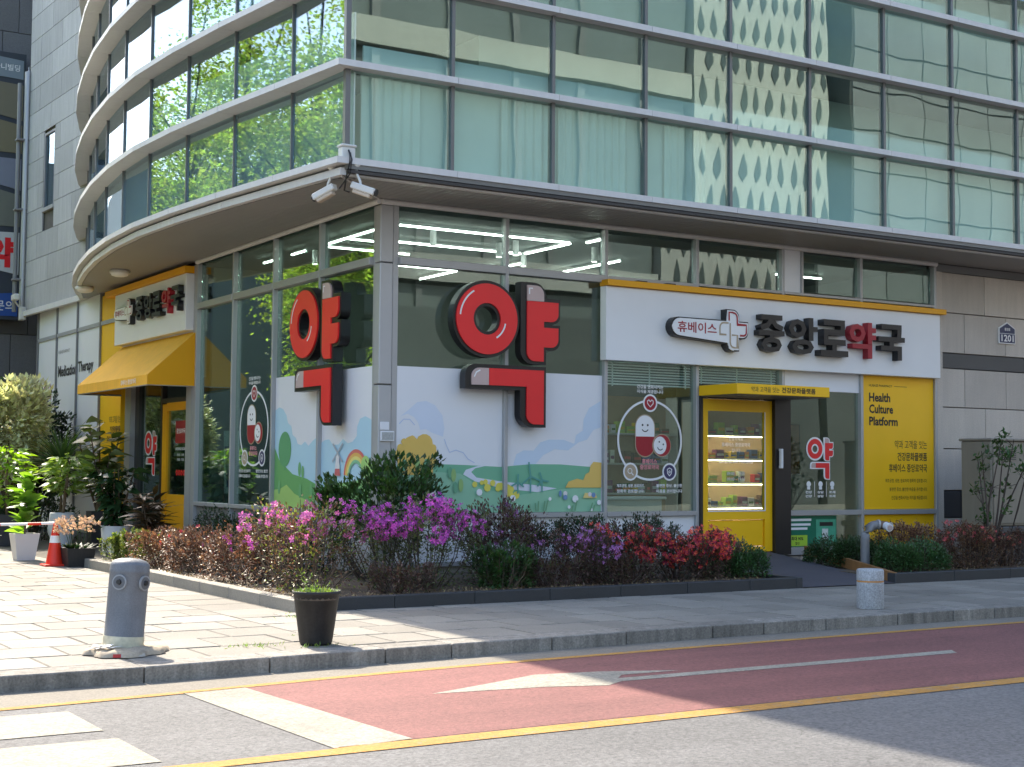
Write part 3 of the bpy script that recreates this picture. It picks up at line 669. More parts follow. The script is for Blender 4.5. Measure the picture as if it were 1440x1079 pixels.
CROSS = [(12.71, 3.29)]+arcp(12.71, 3.43, .14, 270, 90, 10)+[(13.57, 3.57), (13.57, 3.73), (13.70, 3.73)]+arcp(13.70, 3.62, .11, 90, 0, 6)+[(13.81, 3.565), (13.98, 3.565), (13.98, 3.41)]+arcp(13.88, 3.41, .10, 0, -90, 6)+[(13.81, 3.31), (13.81, 3.13), (13.70, 3.13)]+arcp(13.70, 3.25, .13, -90, -170, 6)
def lettering(t, x0, z0, k, y0):
    """pill-shaped logo and five solid letters; x0,z0 place the drawing's (12.57, 3.13)"""
    X = lambda p: [(x0+(a-12.57)*k, z0+(b-3.13)*k) for a, b in p]
    b = MB().prism(X(CROSS), y0-.12*k, y0).build('logo_body', m_black, t)
    cx = sum(p[0] for p in CROSS)/len(CROSS)
    inner = [(a+(.02 if a < 12.9 else (.018 if a < 13.6 and (v > 3.6 or v < 3.27) else (-.018 if a > 13.7 else 0))), v+(-.018 if v > 3.45 else (.018 if v < 3.40 else 0))) for a, v in CROSS]
    MB().prism(X(inner), y0-.135*k, y0-.119*k).build('logo_face', m_wht, b)
    m1 = MB(); ribbon(m1, X([(13.61, 3.565), (13.61, 3.685), (13.68, 3.685)]+arcp(13.69, 3.61, .07, 90, 10, 4)+[(13.765, 3.515), (13.93, 3.515), (13.93, 3.42)]+arcp(13.88, 3.41, .05, 0, -90, 3)+[(13.81, 3.36)]), .026*k, y0-.139*k); m1.build('logo_line', m_redd, b)
    m1 = MB(); ribbon(m1, X([(13.60, 3.53), (13.52, 3.53)]+arcp(13.51, 3.46, .07, 90, 180, 3)+[(13.44, 3.36), (13.56, 3.36)]), .024*k, y0-.139*k); ribbon(m1, X([(13.63, 3.53), (13.63, 3.27)]+arcp(13.70, 3.25, .07, 180, 270, 3)+[(13.765, 3.18), (13.765, 3.36), (13.66, 3.36)]), .024*k, y0-.139*k); m1.build('logo_line', m_beige, b)
    p = X([(12.68, 3.355)])[0]
    text_obj('휴베이스', 'lettering', m_redd, b, p[0], p[1], .155*k, y0-.139*k, width=.70*k, bold=.015)
    for ch, a, e in (('중', 14.19, 14.68), ('앙', 14.77, 15.34), ('로', 15.39, 15.95), ('약', 15.99, 16.55), ('국', 16.60, 17.17)):
        q = X([(a, 3.15)])[0]
        text_obj(ch, 'letter', m_redd if ch == '약' else m_black, t, q[0], q[1], .55*k, y0-.06*k, width=(e-a)*k, bold=.028, extrude=.11*k)
st = thing('shop_sign', 'long white sign board with black and red letters above the yellow door', 'sign', (11.56, YF, 0))
MB().bbox(11.56, 16.25, 2.917, 18.10, 16.395, 3.933, .006).build('sign_panel', m_wpanel, st)
MB().bbox(11.55, 16.19, 3.937, 18.19, 16.395, 4.022, .006).build('top_trim', m_syd, st)
lettering(st, 12.57, 3.13, 1., 16.245)
for x in (12.1, 12.6): MB().box(x, 16.25, 4.024, x+.16, 16.37, 4.045).build('bracket', m_bronze, st)
sl_ = thing('shop_sign', 'square white sign board with black and red letters above the yellow awning', 'sign', (XF, 27.1, 0), -PI/2, local=True)
MB().bbox(0, -.16, 3.66, 3.93, .0, 4.60, .006).build('sign_panel', m_wpanel, sl_)
MB().bbox(-.55, -.2, 4.605, 3.95, .0, 4.72, .006).build('top_trim', m_syd, sl_)
lettering(sl_, .30, 3.97, .78, -.165)

# awning over the left entrance
aw = thing('awning', 'yellow canvas awning over the left entrance', 'awning', (XF, 25, 2.75))
a0, a1, xb, xf = 23.05, 27.12, 8.19, 7.38
MB().add([(xb, a0, 3.64), (xb, a1, 3.64), (xf, a1, 2.90), (xf, a0, 2.90), (xb-.015, a0, 3.62), (xb-.015, a1, 3.62), (xf+.012, a1, 2.885), (xf+.012, a0, 2.885)], [(0, 1, 2, 3), (4, 7, 6, 5), (0, 3, 7, 4), (1, 5, 6, 2)]).build('canvas_top', m_canvas, aw)
MB().add([(xf, a0, 2.9), (xf, a1, 2.9), (xf, a1, 2.74), (xf, a0, 2.74), (xf+.01, a0, 2.9), (xf+.01, a1, 2.9), (xf+.01, a1, 2.74), (xf+.01, a0, 2.74)], [(0, 3, 2, 1), (4, 5, 6, 7), (3, 7, 6, 2)]).build('valance', m_canvas, aw)
for yv in (a0, a1):
    MB().prism([(xb, 3.64), (xf, 2.9), (xf, 2.74), (xb, 2.74)], yv-.004, yv+.004).build('canvas_side', m_syd, aw)  # end panels take a deeper yellow; their shade is in the colour
MB().tube([(xb, a0+.02, 2.74), (xf+.02, a0+.02, 2.74), (xf+.02, a1-.02, 2.74), (xb, a1-.02, 2.74)], .018, 6).build('frame_tube', m_alu, aw)
vt = text_obj('휴베이스 중앙로약국', 'lettering', m_wht, None, 0, 0, .09, 0, bold=.01)
vt.parent = aw; vt.rotation_euler = (0, 0, -PI/2); vt.location = Vector((xf-.006, 24.45, 2.775))-WL[aw.name]

# canopy and yellow door on the street side
cn = thing('door_canopy', 'flat yellow canopy with small lettering above the yellow glass door', 'canopy', (14.1, YF, 2.5))
MB().bbox(13.25, 15.51, 2.485, 14.98, 16.35, 2.63, .006).build('canopy_box', m_sy, cn)
MB().box(13.29, 15.56, 2.475, 14.94, 16.33, 2.488).build('underside', m_grey, cn)
text_obj('약과 고객을 잇는', 'lettering', m_ink, cn, 13.50, 2.52, .075, 15.506, width=.52)
text_obj('건강문화플랫폼', 'lettering', m_ink, cn, 14.06, 2.52, .08, 15.506, width=.64, bold=.02)
dr = thing('shop_door', 'yellow framed glass door under the flat yellow canopy', 'door', (13.98, YF, .25))
fr = MB().box(13.32, 16.36, .25, 13.43, 16.42, 2.45).box(14.50, 16.36, .25, 14.64, 16.42, 2.45).box(13.43, 16.36, 2.28, 14.50, 16.42, 2.45).box(13.43, 16.36, .25, 14.50, 16.42, .32).box(13.43, 16.36, .72, 14.50, 16.42, .84)
fr.build('door_frame', m_sy, dr)
MB().bbox(13.45, 16.375, .335, 14.48, 16.41, .705, .012).build('lower_panel', m_sy, dr)
MB().box(13.43, 16.385, .84, 14.50, 16.395, 2.28).build('glass', m_gs, dr)
MB().box(13.425, 16.352, .835, 14.505, 16.358, .85).box(14.49, 16.352, .85, 14.505, 16.358, 2.285).build('glass_bead', m_film, dr)
MB().bbox(14.70, 16.22, 1.46, 14.74, 16.29, 1.75, .008).build('handle', m_film, dr); MB().bbox(14.695, 16.27, 1.5, 14.80, 16.30, 1.72, .005).build('handle_plate', m_bronze, dr)
ff = (m_wht)
for s_, z_, h_, b_ in (('안녕하세요', 1.86, .055, .01), ('휴베이스 중앙로약국', 1.77, .06, .02), ('입니다', 1.69, .055, .01), ('OPENING HOURS', 1.53, .06, .02)):
    text_obj(s_, 'lettering', ff, dr, 13.97, z_, h_, 16.383, align='C', bold=b_)
for z_ in (1.36, 1.28): text_obj('09:00 - 19:00', 'lettering', ff, dr, 13.97, z_, .045, 16.383, align='C')

# yellow posters
def poster(t, x0, y, full=True, zoff=0.):
    T = lambda s, z, h, al='R', x=None, b=0., w=None: text_obj(s, 'lettering', m_ink, t, (x0+1.42 if al == 'R' else x0+.15) if x is None else x, z+zoff, h, y, align=al, bold=b, width=w)
    if full:
        T('HUBASE PHARMACY', 2.745, .038, 'L', w=.50); MB().box(x0+.70, y, 2.76+zoff, x0+.98, y+.0015, 2.766+zoff).build('rule_line', m_ink, t)
        T('Health', 2.51, .14, 'L', b=.03, w=.46); T('Culture', 2.33, .14, 'L', b=.03, w=.52); T('Platform', 2.14, .14, 'L', b=.03, w=.62)
    T('약과 고객을 잇는', 1.79, .13, w=.72); T('건강문화플랫폼', 1.60, .13, b=.018, w=.66); T('휴베이스 중앙로약국', 1.42, .13, b=.012, w=.85)
    T('제조공정, 성분, 원료까지 정확히 검토합니다.', 1.255, .062, w=.93); T('불편한 증상, 불안한 마음을 관리합니다.', 1.12, .062, w=.84); T('건강을 변화시키는 지식을 제공합니다.', .99, .062, w=.80)
yp = thing('yellow_poster', 'yellow panel with dark lettering beside the stone wall', 'poster', (17.3, YF, .84))
MB().box(16.512, 16.395, .845, 18.088, 16.42, 2.915).build('poster_sheet', m_sy, yp); poster(yp, 16.51, 16.392)
ypl = thing('poster_lettering', 'dark lettering on the yellow panel behind the awning', 'lettering', (8.186, 28.52, 0), -PI/2, local=True)
poster(ypl, 0, -.002, False, .45)
mt = thing('window_lettering', 'dark Medication Therapy lettering on white panels behind the plants', 'lettering', (8.186, 33.34, 0), -PI/2, local=True)
text_obj('HUBASE PHARMACY', 'lettering', m_grey, mt, 1.72, 3.80, .07, -.002, width=.9); text_obj('Medication', 'lettering', m_ink, mt, 1.72, 3.30, .24, -.002, width=1.42, bold=.03); text_obj('Therapy', 'lettering', m_ink, mt, 3.26, 3.27, .28, -.002, width=1.1, bold=.03)
mm_ = MB()
for cx in (.35, .72, 1.05): ribbon(mm_, [(cx-.13, 2.85), (cx-.12, 3.12), (cx, 3.20), (cx+.09, 3.12), (cx+.12, 2.85)], .05, -.002)
mm_.build('heart_line', m_redd, mt)

# round pill graphics
def star(cx, cz, r, n=6): return disc(cx, cz, r, n)
def pill_decal(label, loc, rotz):
    t = thing('window_graphic', label, 'decal', loc, rotz, local=True)
    MB().ring(0, 0, .565, .535, -.0035, -.0005, 64).build('ring_line', m_wht, t)
    icons = ((0, .52, m_redd), (-.34, -.44, m_beige), (.34, -.44, M('icon_indigo', srgb(62, 58, 96), .5, var=0)))
    for x, z, m_ in icons:
        w_ = MB().face(disc(x, z, .125, 28), -.0045).build('icon', m_wht, t); MB().face(disc(x, z, .10, 28), -.006).build('icon_disc', m_, w_)
        s_ = MB()
        if m_ is m_redd:
            ribbon(s_, [(x, z-.055), (x-.05, z-.005), (x-.05, z+.03), (x-.025, z+.045), (x, z+.02), (x+.025, z+.045), (x+.05, z+.03), (x+.05, z-.005), (x, z-.055)], .012, -.0075)
        elif m_ is m_beige:
            s_.ring(x-.01, z+.01, .04, .03, -.0075, -.007, 18); ribbon(s_, [(x+.02, z-.02), (x+.05, z-.05)], .014, -.0075)
        else:
            ribbon(s_, [(x-.04, z+.035), (x, z+.055), (x+.04, z+.035), (x+.035, z-.02), (x, z-.055), (x-.035, z-.02), (x-.04, z+.035)], .012, -.0075); s_.ring(x, z, .02, .01, -.0075, -.007, 10)
        s_.build('icon_mark', m_wht, w_)
    def cap(cx, z0, z1, r, ang=0): return [(p[0], p[1]) for p in arcp(cx, z1-r, r, 0, 180, 14)+arcp(cx, z0+r, r, 180, 360, 14)]
    pl = MB().face(cap(-.09, -.24, .36, .175), -.0045).build('pill', m_beige, t)
    MB().face(cap(-.09, -.225, .345, .16), -.006).build('pill_white', m_wht, pl)
    MB().face([(-.25, .05)]+arcp(-.09, -.065, .16, 180, 360, 14)+[(.07, .05)], -.0075).build('pill_red', m_redd, pl)
    f_ = MB(); f_.face(disc(-.135, .21, .016, 10), -.0078); f_.face(disc(-.045, .21, .016, 10), -.0078); ribbon(f_, arcp(-.09, .18, .06, 210, 330, 8), .014, -.0078); f_.build('smile', m_ink, pl)
    p2 = MB().face(disc(.20, -.07, .165, 28), -.0085).build('pill', m_beige, t); MB().face(disc(.205, -.07, .15, 28), -.0095).build('pill_red', m_redd, p2); MB().face(disc(.17, -.07, .125, 28, .9), -.0105).build('pill_white', m_wht, p2)
    f_ = MB(); f_.face(disc(.155, -.02, .013, 10), -.0115); f_.face(disc(.225, -.055, .013, 10), -.0115); ribbon(f_, arcp(.175, -.085, .05, 190, 320, 8), .013, -.0115); f_.build('smile', m_ink, p2)
    for s_, x, z, h in (('건강을 변화시키는', 0, .72, .055), ('지식을 제공합니다', 0, .655, .05), ('제조공정, 성분, 원료까지', -.34, -.66, .05), ('정확히 검토합니다', -.34, -.735, .05), ('불편한 증상, 불안한', .34, -.66, .05), ('마음을 관리합니다', .34, -.735, .05)):
        text_obj(s_, 'lettering', m_wht, t, x, z, h, -.003, width=.46, align='C', bold=.02)
    for s_, z in (('휴베이스', -.33), ('중앙로약국', -.41)): text_obj(s_, 'lettering', M('pink_print', srgb(226, 150, 156), .5, var=0), t, -.01, z, .07, -.003, align='C', bold=.03)
    return t
pill_decal('round pill graphic on the window left of the yellow glass door', (12.44, 16.423, 1.84), 0)
pill_decal('round pill graphic on the left-hand window near the awning', (8.220, 20.57, 2.0), -PI/2)
def small_yak(label, x, k, loc, rotz):
    t = thing('window_graphic', label, 'decal', loc, rotz, local=True)
    S = lambda p, e=0: [((a-.82)*k, (b-2.93)*k) for a, b in p]
    gr = lambda p: [(a+(.05 if a > sum(q[0] for q in p)/len(p) else -.05), b+(.05 if b > sum(q[1] for q in p)/len(p) else -.05)) for a, b in p]
    MB().ring((.49-.82)*k, (3.355-2.93)*k, .53*k, .15*k, -.003, -.0005, 40).build('white_outline', m_wht, t); MB().ring((.49-.82)*k, (3.355-2.93)*k, .45*k, .22*k, -.0055, -.0035, 40).build('red_shape', m_redl, t)
    for p in (BAR_B, GI_B): MB().face(S(p), -.0015 if p is BAR_B else -.002).build('white_outline', m_wht, t)
    for p in (BAR_R, GI_R): MB().face(S(p), -.005).build('red_shape', m_redl, t)
    for p in (BAR_P, GI_P): MB().face(S(p), -.005).build('pale_shape', m_pinkg, t)
    return t
small_yak('small red letter sticker on the window right of the yellow door', 0, .335, (15.66, 16.423, 1.62), 0)
small_yak('small red letter sticker on the dark door under the awning', 0, .42, (8.297, 25.62, 1.66), -PI/2)
ic = thing('window_graphic', 'row of three tiny white symbols under the small red letter sticker', 'decal', (15.66, 16.423, 1.1), local=True)
for x, s_ in ((-.24, '건강'), (0, '상담'), (.24, '조제')):
    MB().face(disc(x, .13, .045, 12), -.002).build('symbol', m_wht, ic); MB().box(x-.03, -.002, .05, x+.03, -.0005, .09).build('symbol', m_wht, ic)
    text_obj(s_, 'lettering', m_wht, ic, x, -.01, .04, -.002, align='C', width=.13, bold=.03); text_obj(s_, 'lettering', m_wht, ic, x, -.07, .04, -.002, align='C', width=.13, bold=.03)
for x in (-.12, .12): MB().box(x-.004, -.002, -.06, x+.004, -.0005, .17).build('rule_line', m_wht, ic)
gp = thing('window_poster', 'green poster low in the window right of the yellow door', 'poster', (15.46, 16.418, .3), local=True)
MB().box(-.49, -.003, .0, .52, .0, .455).build('poster_sheet', M('poster_green', srgb(18, 112, 84), .4, var=.1, vs=4), gp)
MB().box(.10, -.005, .02, .50, -.0035, .40).build('poster_picture', M('poster_pale_green', srgb(78, 168, 134), .4, var=.25, vs=9), gp)
MB().box(.17, -.007, .30, .44, -.0055, .36).build('poster_bar', m_ink, gp)
MB().box(.22, -.007, .06, .34, -.0055, .26).build('poster_figure', M('poster_white', (.6, .65, .6), .5, var=.3, vs=20), gp)
MB().box(-.49, -.006, .01, -.08, -.004, .17).build('price_tag', M('tag_lime', srgb(168, 206, 60), .5, var=0), gp)
text_obj('최대 90%', 'lettering', m_ink, gp, -.28, .09, .06, -.0065, align='C', bold=.03); text_obj('할인', 'lettering', m_ink, gp, -.28, .025, .045, -.0065, align='C', bold=.02)
for z in (.38, .31, .25): MB().box(-.46, -.006, z, .02-random.random()*.15, -.004, z+.035).build('poster_line', m_wht, gp)

# murals on the corner windows
def mural(label, loc, rotz, panels):
    t = thing('window_mural', label, 'mural', loc, rotz, local=True)
    for a, b in panels: MB().box(a, .016, .855, b, .021, 2.71).build('film', m_film, t)
    return t
def MC(c):
    c = tuple(int(v*.72+234*.28) for v in c)
    return M('print_'+'_'.join(map(str, c)), srgb(*c), .5, var=.03, vs=3)
class Lay:
    def __init__(s, t, y): s.t = t; s.y = y
    def p(s, name, polys, col, ribbon_w=None):
        s.y -= .0008; mb = MB()
        if name in ('tree', 'daisy', 'figure', 'wind_turbine'):
            for q in polys:
                s.y -= .0003; mb = MB()
                (ribbon(mb, q, ribbon_w, s.y) if ribbon_w else mb.face(q, s.y)).build(name, MC(col), s.t)
            return
        for q in polys:
            s.y -= .0003
            if ribbon_w: ribbon(mb, q, ribbon_w, s.y)
            else: mb.face(q, s.y)
        return mb.build(name, MC(col), s.t)
def clip(poly, lim=None): return poly
mr_ = mural('landscape mural with hills, road and wind turbines on the street-facing window', (XF, YF, 0), 0, ((.263, 1.817), (1.873, 3.417)))
L = Lay(mr_, .0155)
L.p('cloud', [[(0.32, 2.08), (0.43, 2.16), (0.55, 2.26), (0.68, 2.28), (0.81, 2.23), (0.92, 2.1), (0.95, 1.93), (0.93, 1.83), (0.79, 1.87), (0.68, 1.92), (0.6, 1.91), (0.57, 2.0), (0.51, 2.07), (0.42, 2.11)]], (206, 217, 234))
L.p('cloud', [[(1.99, 1.47), (2.04, 1.62), (2.15, 1.67), (2.31, 1.67), (2.41, 1.78), (2.55, 1.82), (2.79, 1.82), (2.96, 1.77), (2.99, 1.89), (3.1, 1.95), (3.11, 2.1), (3.2, 2.26), (3.39, 2.36), (3.39, 2.0), (3.27, 1.96), (3.17, 1.83), (3.03, 1.79), (2.86, 1.68), (2.64, 1.69), (2.46, 1.61), (2.32, 1.47)]], (196, 215, 235))
L.p('cloud_line', [[(.95, 1.8), (.98, 1.72), (1.03, 1.63), (1.12, 1.66), (1.23, 1.63), (1.30, 1.55), (1.4, 1.5)], [(.3, 1.98), (.36, 2.04), (.45, 2.04), (.52, 1.97)]], (178, 192, 222), .012)
L.p('hill', [[(0.27, 1.47), (0.82, 1.48), (1.29, 1.47), (1.79, 1.45), (2.27, 1.49), (2.74, 1.49), (3.4, 1.45), (3.4, 1.0), (0.27, 1.0)]], (76, 162, 112))
L.p('hill', [[(0.27, 1.36), (0.82, 1.38), (1.19, 1.36), (1.5, 1.17), (2.04, 1.08), (2.51, 1.13), (2.98, 1.18), (3.4, 1.17), (3.4, 0.856), (0.27, 0.856)]], (112, 182, 134))
L.p('winding_road', [[(1.56, 1.46), (1.41, 1.43), (1.35, 1.38), (1.43, 1.31), (1.81, 1.26), (2.27, 1.22), (2.68, 1.17), (2.37, 1.12), (1.81, 1.17), (1.41, 1.26), (1.23, 1.35), (1.27, 1.41), (1.45, 1.46)]], (218, 222, 234))
rr = random.Random(3)
L.p('golden_tree', [disc(x, z, r, 14) for x, z, r in ((.35, 1.63, .09), (.47, 1.72, .11), (.66, 1.74, .12), (.75, 1.63, .09), (.41, 1.55, .1), (.56, 1.58, .12), (.70, 1.55, .1))]+[[(.28, 1.5), (.8, 1.5), (.78, 1.34), (.28, 1.34)]]+[disc(.54+.25*math.cos(a_*.45)*(1+.1*(a_ % 2)), 1.6+.2*math.sin(a_*.45), .045, 8) for a_ in range(14)], (226, 172, 44))
L.p('bush', [[(2.81, 1.18), (2.86, 1.26), (2.93, 1.28), (3.0, 1.30), (3.1, 1.28), (3.14, 1.36), (3.2, 1.39), (3.22, 1.48), (3.27, 1.53), (3.4, 1.52), (3.4, 1.18)]], (228, 176, 52))
L.p('shrub_row', [disc(x+rr.uniform(-.02, .02), z+rr.uniform(-.02, .02), rr.uniform(.03, .055), 8) for x, z in ((1.41, 1.22), (1.5, 1.24), (1.58, 1.24), (1.68, 1.22), (1.75, 1.2), (1.81, 1.19), (1.9, 1.17), (1.97, 1.15), (2.04, 1.10), (1.59, 1.17), (1.74, 1.15), (1.92, 1.1))], (226, 208, 40))
L.p('tree', [disc(x, z, .075, 14, .45) for x, z in ((.37, 1.46), (.68, 1.47), (1.03, 1.37), (1.11, 1.18))], (60, 140, 92))
L.p('tree', [disc(x, z, .085, 14, .42) for x, z in ((.56, 1.47), (1.19, 1.21), (1.08, 1.34))], (118, 168, 70))
tb = []
for x, z0, z1, k in ((2.25, 1.11, 1.33, .19), (2.43, 1.12, 1.28, .11), (2.05, 1.10, 1.25, .11)):
    tb += [[(x, z0), (x, z1)]]+[[(x, z1), (x+k*math.cos(a), z1+k*math.sin(a))] for a in (1.57+x, 3.66+x, 5.76+x)]
L.p('wind_turbine', tb, (40, 130, 112), .024)
L.p('picnic_mat', [[(3.09, 1.04), (3.32, 1.04), (3.30, 1.10), (3.12, 1.11)]], (232, 196, 90))
L.p('figure', [disc(.78, 1.08, .07, 12, .7), disc(2.80, 1.1, .035, 10), disc(3.2, 1.09, .03, 10)], (228, 218, 214))
L.p('figure', [disc(.87, 1.09, .065, 12, .7), disc(2.80, 1.05, .035, 10), disc(2.72, 1.1, .045, 10, .5), disc(3.26, 1.08, .035, 10)], (66, 112, 168))
L.p('daisy', [disc(x, z, r, 9) for x, z, r in ((1.46, 1.12, .045), (1.97, 1.04, .045), (2.96, 1.03, .05), (2.04, .93, .03), (2.86, .92, .025), (3.35, .98, .035), (3.23, .88, .02), (2.55, 1.03, .025))], (240, 240, 240))
L.p('grass_blade', [[(x, .87), (x+rr.uniform(-.05, .05), .87+rr.uniform(.06, .14))] for x in (1.45, 1.98, 2.02, 2.2, 2.23, 2.33, 2.36, 2.45, 2.48, 2.9, 2.95, 3.2, 3.25, 1.5)], (70, 138, 84), .02)
ml_ = mural('mural with blue clouds, windmill and rainbow on the left-hand window', (XF, 20, 0), -PI/2, ((.268, 1.822), (1.878, 3.388)))
L = Lay(ml_, .0155)
L.p('cloud', [[(.27, 2.24), (.41, 2.28), (.55, 2.25), (.67, 2.16), (.73, 2.05), (.85, 2.0), (.9, 1.88), (1.02, 1.83), (1.08, 1.75), (1.2, 1.73), (1.33, 1.78), (1.45, 1.72), (1.6, 1.79), (1.72, 1.83), (1.85, 1.75), (1.98, 1.79), (2.12, 1.8), (2.25, 1.72), (2.42, 1.73), (2.55, 1.8), (2.7, 1.74), (2.84, 1.76), (2.96, 1.83), (2.97, 1.95), (3.05, 2.05), (3.2, 2.08), (3.385, 2.03), (3.385, .9), (.27, .9)]], (168, 214, 230))
L.p('hill', [[(.27, 1.70), (.44, 1.53), (.6, 1.46), (.92, 1.33), (1.41, 1.27), (1.81, 1.18), (2.2, 1.1), (2.6, 1.0), (2.6, .857), (.27, .857)]], (64, 152, 52))
L.p('hill', [[(1.6, .9), (2.11, 1.18), (2.7, 1.24), (3.385, 1.3), (3.385, .857), (1.6, .857)]], (120, 190, 84))
L.p('hill', [[(.27, 1.10), (.5, 1.12), (.72, 1.18), (1.0, 1.06), (1.4, .98), (1.7, .92), (1.7, .857), (.27, .857)]], (150, 200, 70))
L.p('tree', [disc(.64, 1.68, .25, 22, .9), [(.63, 1.38), (.66, 1.38), (.66, 1.6), (.63, 1.6)]], (44, 136, 62))
L.p('tree', [disc(x, z, r, 12, .5) for x, z, r in ((1.17, 1.40, .10), (1.28, 1.36, .09), (.46, 1.14, .1), (1.57, 1.12, .1), (1.2, 1.1, .1))], (74, 160, 74))
for r_, c_ in ((.34, (214, 70, 52)), (.295, (238, 170, 46)), (.25, (246, 222, 90)), (.205, (96, 180, 120))): L.p('rainbow_band', [arcp(2.96, 1.30, r_, 5, 175, 20)], c_, .045)
L.p('bush', [disc(3.25, 1.45, .13, 14), disc(3.34, 1.36, .14, 14)], (150, 206, 80))
L.p('windmill', [[(2.33, 1.32), (2.51, 1.32), (2.46, 1.6), (2.38, 1.6)]], (226, 222, 220))
L.p('windmill_base', [[(2.33, 1.32), (2.51, 1.32), (2.49, 1.41), (2.35, 1.41)]], (196, 60, 60))
L.p('windmill_sail', [[(2.26, 1.50), (2.58, 1.74)], [(2.27, 1.74), (2.57, 1.50)]], (150, 158, 166), .03)

# small fittings on the building
plq = thing('number_plaque', 'dark blue house number plaque 1201 on the stone wall', 'plaque', (19.84, 16.40, 3.57), local=True)
MB().prism([(-.2, .0), (.2, .0), (.2, .26), (.0, .36), (-.2, .26)], -.03, -.004).build('plaque_rim', m_wht, plq)
MB().prism([(-.185, .015), (.185, .015), (.185, .25), (.0, .342), (-.185, .25)], -.034, -.029).build('plaque_face', M('plaque_blue', srgb(38, 46, 84), .4, var=0), plq)
text_obj('1201', 'lettering', m_wht, plq, 0, .035, .115, -.036, width=.30, align='C', bold=.02); text_obj('중앙로', 'lettering', m_wht, plq, 0, .215, .05, -.036, width=.14, align='C', bold=.02)
MB().box(-.185, -.0355, .165, .185, -.0345, .172).build('rule_line', m_wht, plq)
np_ = thing('notice_plate', 'small white notice plates on the corner column', 'plate', (8.28, 16.39, 1.75))
MB().bbox(8.215, 16.385, 1.90, 8.34, 16.398, 2.0, .003).build('plate', m_film, np_); MB().bbox(8.22, 16.375, 1.76, 8.41, 16.398, 1.885, .004).build('plate', m_film, np_)
MB().box(8.235, 16.371, 1.775, 8.395, 16.3745, 1.87).build('plate_print', M('plate_print', (.42, .42, .4), .6, var=.3, vs=60), np_)
m_cctv = M('camera_white', (.66, .65, .60), .4, var=.05)
def cctv(label, x, y, z, ang, tilt=-.35):
    t = thing('security_camera', label, 'camera', (x, y, z), ang, local=True, group=None)
    MB().lathe([(.05, 0), (.05, -.025), (.02, -.05)], (0, 0, 0), 12).build('mount', m_cctv, t)
    MB().tube([(0, 0, -.03), (.01, 0, -.12), (.05, 0, -.2), (.06, 0, -.25)], .016, 8).build('arm', m_cctv, t)
    mt_ = Matrix.Translation((.06, 0, -.29)) @ Matrix.Rotation(-tilt, 4, 'Y')
    MB().bbox(-.12, -.05, -.03, .20, .05, .05, .012).xf(mt_).build('housing', m_cctv, t)
    MB().bbox(-.08, -.04, -.075, .16, .04, -.03, .01).xf(mt_).build('lamp_box', M('camera_cream', (.55, .45, .34), .5, var=.05), t)
    MB().tube([(.19, 0, .01), (.215, 0, .01)], .042, 14).xf(mt_).build('lens', m_black, t)
cctv('white security camera under the corner ledge, aimed left', 7.10, 15.50, 4.93, R(118)); cctv('white security camera under the corner ledge, aimed right', 7.28, 15.22, 4.93, R(-52))
jb = thing('junction_box', 'white junction box with hanging cables on the corner ledge', 'box', (7.19, 15.27, 4.99))
MB().bbox(7.10, 15.22, 4.992, 7.27, 15.34, 5.12, .012).build('box_body', m_cctv, jb); MB().bbox(7.085, 15.205, 5.12, 7.285, 15.355, 5.15, .012).build('lid', m_cctv, jb)
MB().tube([(7.18, 15.215, 5.08), (7.17, 15.16, 5.02), (7.165, 15.15, 4.92), (7.15, 15.2, 4.78), (7.16, 15.28, 4.62), (7.22, 15.26, 4.6)], .011, 6).tube([(7.2, 15.21, 5.05), (7.19, 15.15, 4.96), (7.18, 15.17, 4.8), (7.13, 15.35, 4.65)], .009, 6).build('cable', m_black, jb)
for i, (x, y) in enumerate(((7.45, 24.9), (7.6, 27.6))):
    t = thing('ceiling_light', ('round ceiling light under the overhang, nearer to the corner', 'round ceiling light under the overhang, farther from the corner')[i], 'lamp', (x, y, 4.79))
    MB().lathe([(.16, 4.79), (.175, 4.77), (.17, 4.735)], (x, y, 0), 24).build('base_ring', m_aluw, t); MB().lathe([(.15, 4.735), (.14, 4.70), (.08, 4.68), (0, 4.675)], (x, y, 0), 24).build('diffuser', m_film, t)
wc = thing('security_camera', 'white security camera on the drain pipe at the far left', 'camera', (7.8, 33.8, 5.05))
MB().bbox(7.68, 33.55, 5.12, 7.80, 33.9, 5.26, .02).build('housing', m_cctv, wc); MB().bbox(7.86, 33.78, 4.7, 8.0, 33.9, 5.0, .015).build('junction_box', m_cctv, wc); MB().tube([(7.76, 33.85, 5.12), (7.86, 33.88, 5.0)], .02, 6).build('arm', m_cctv, wc)

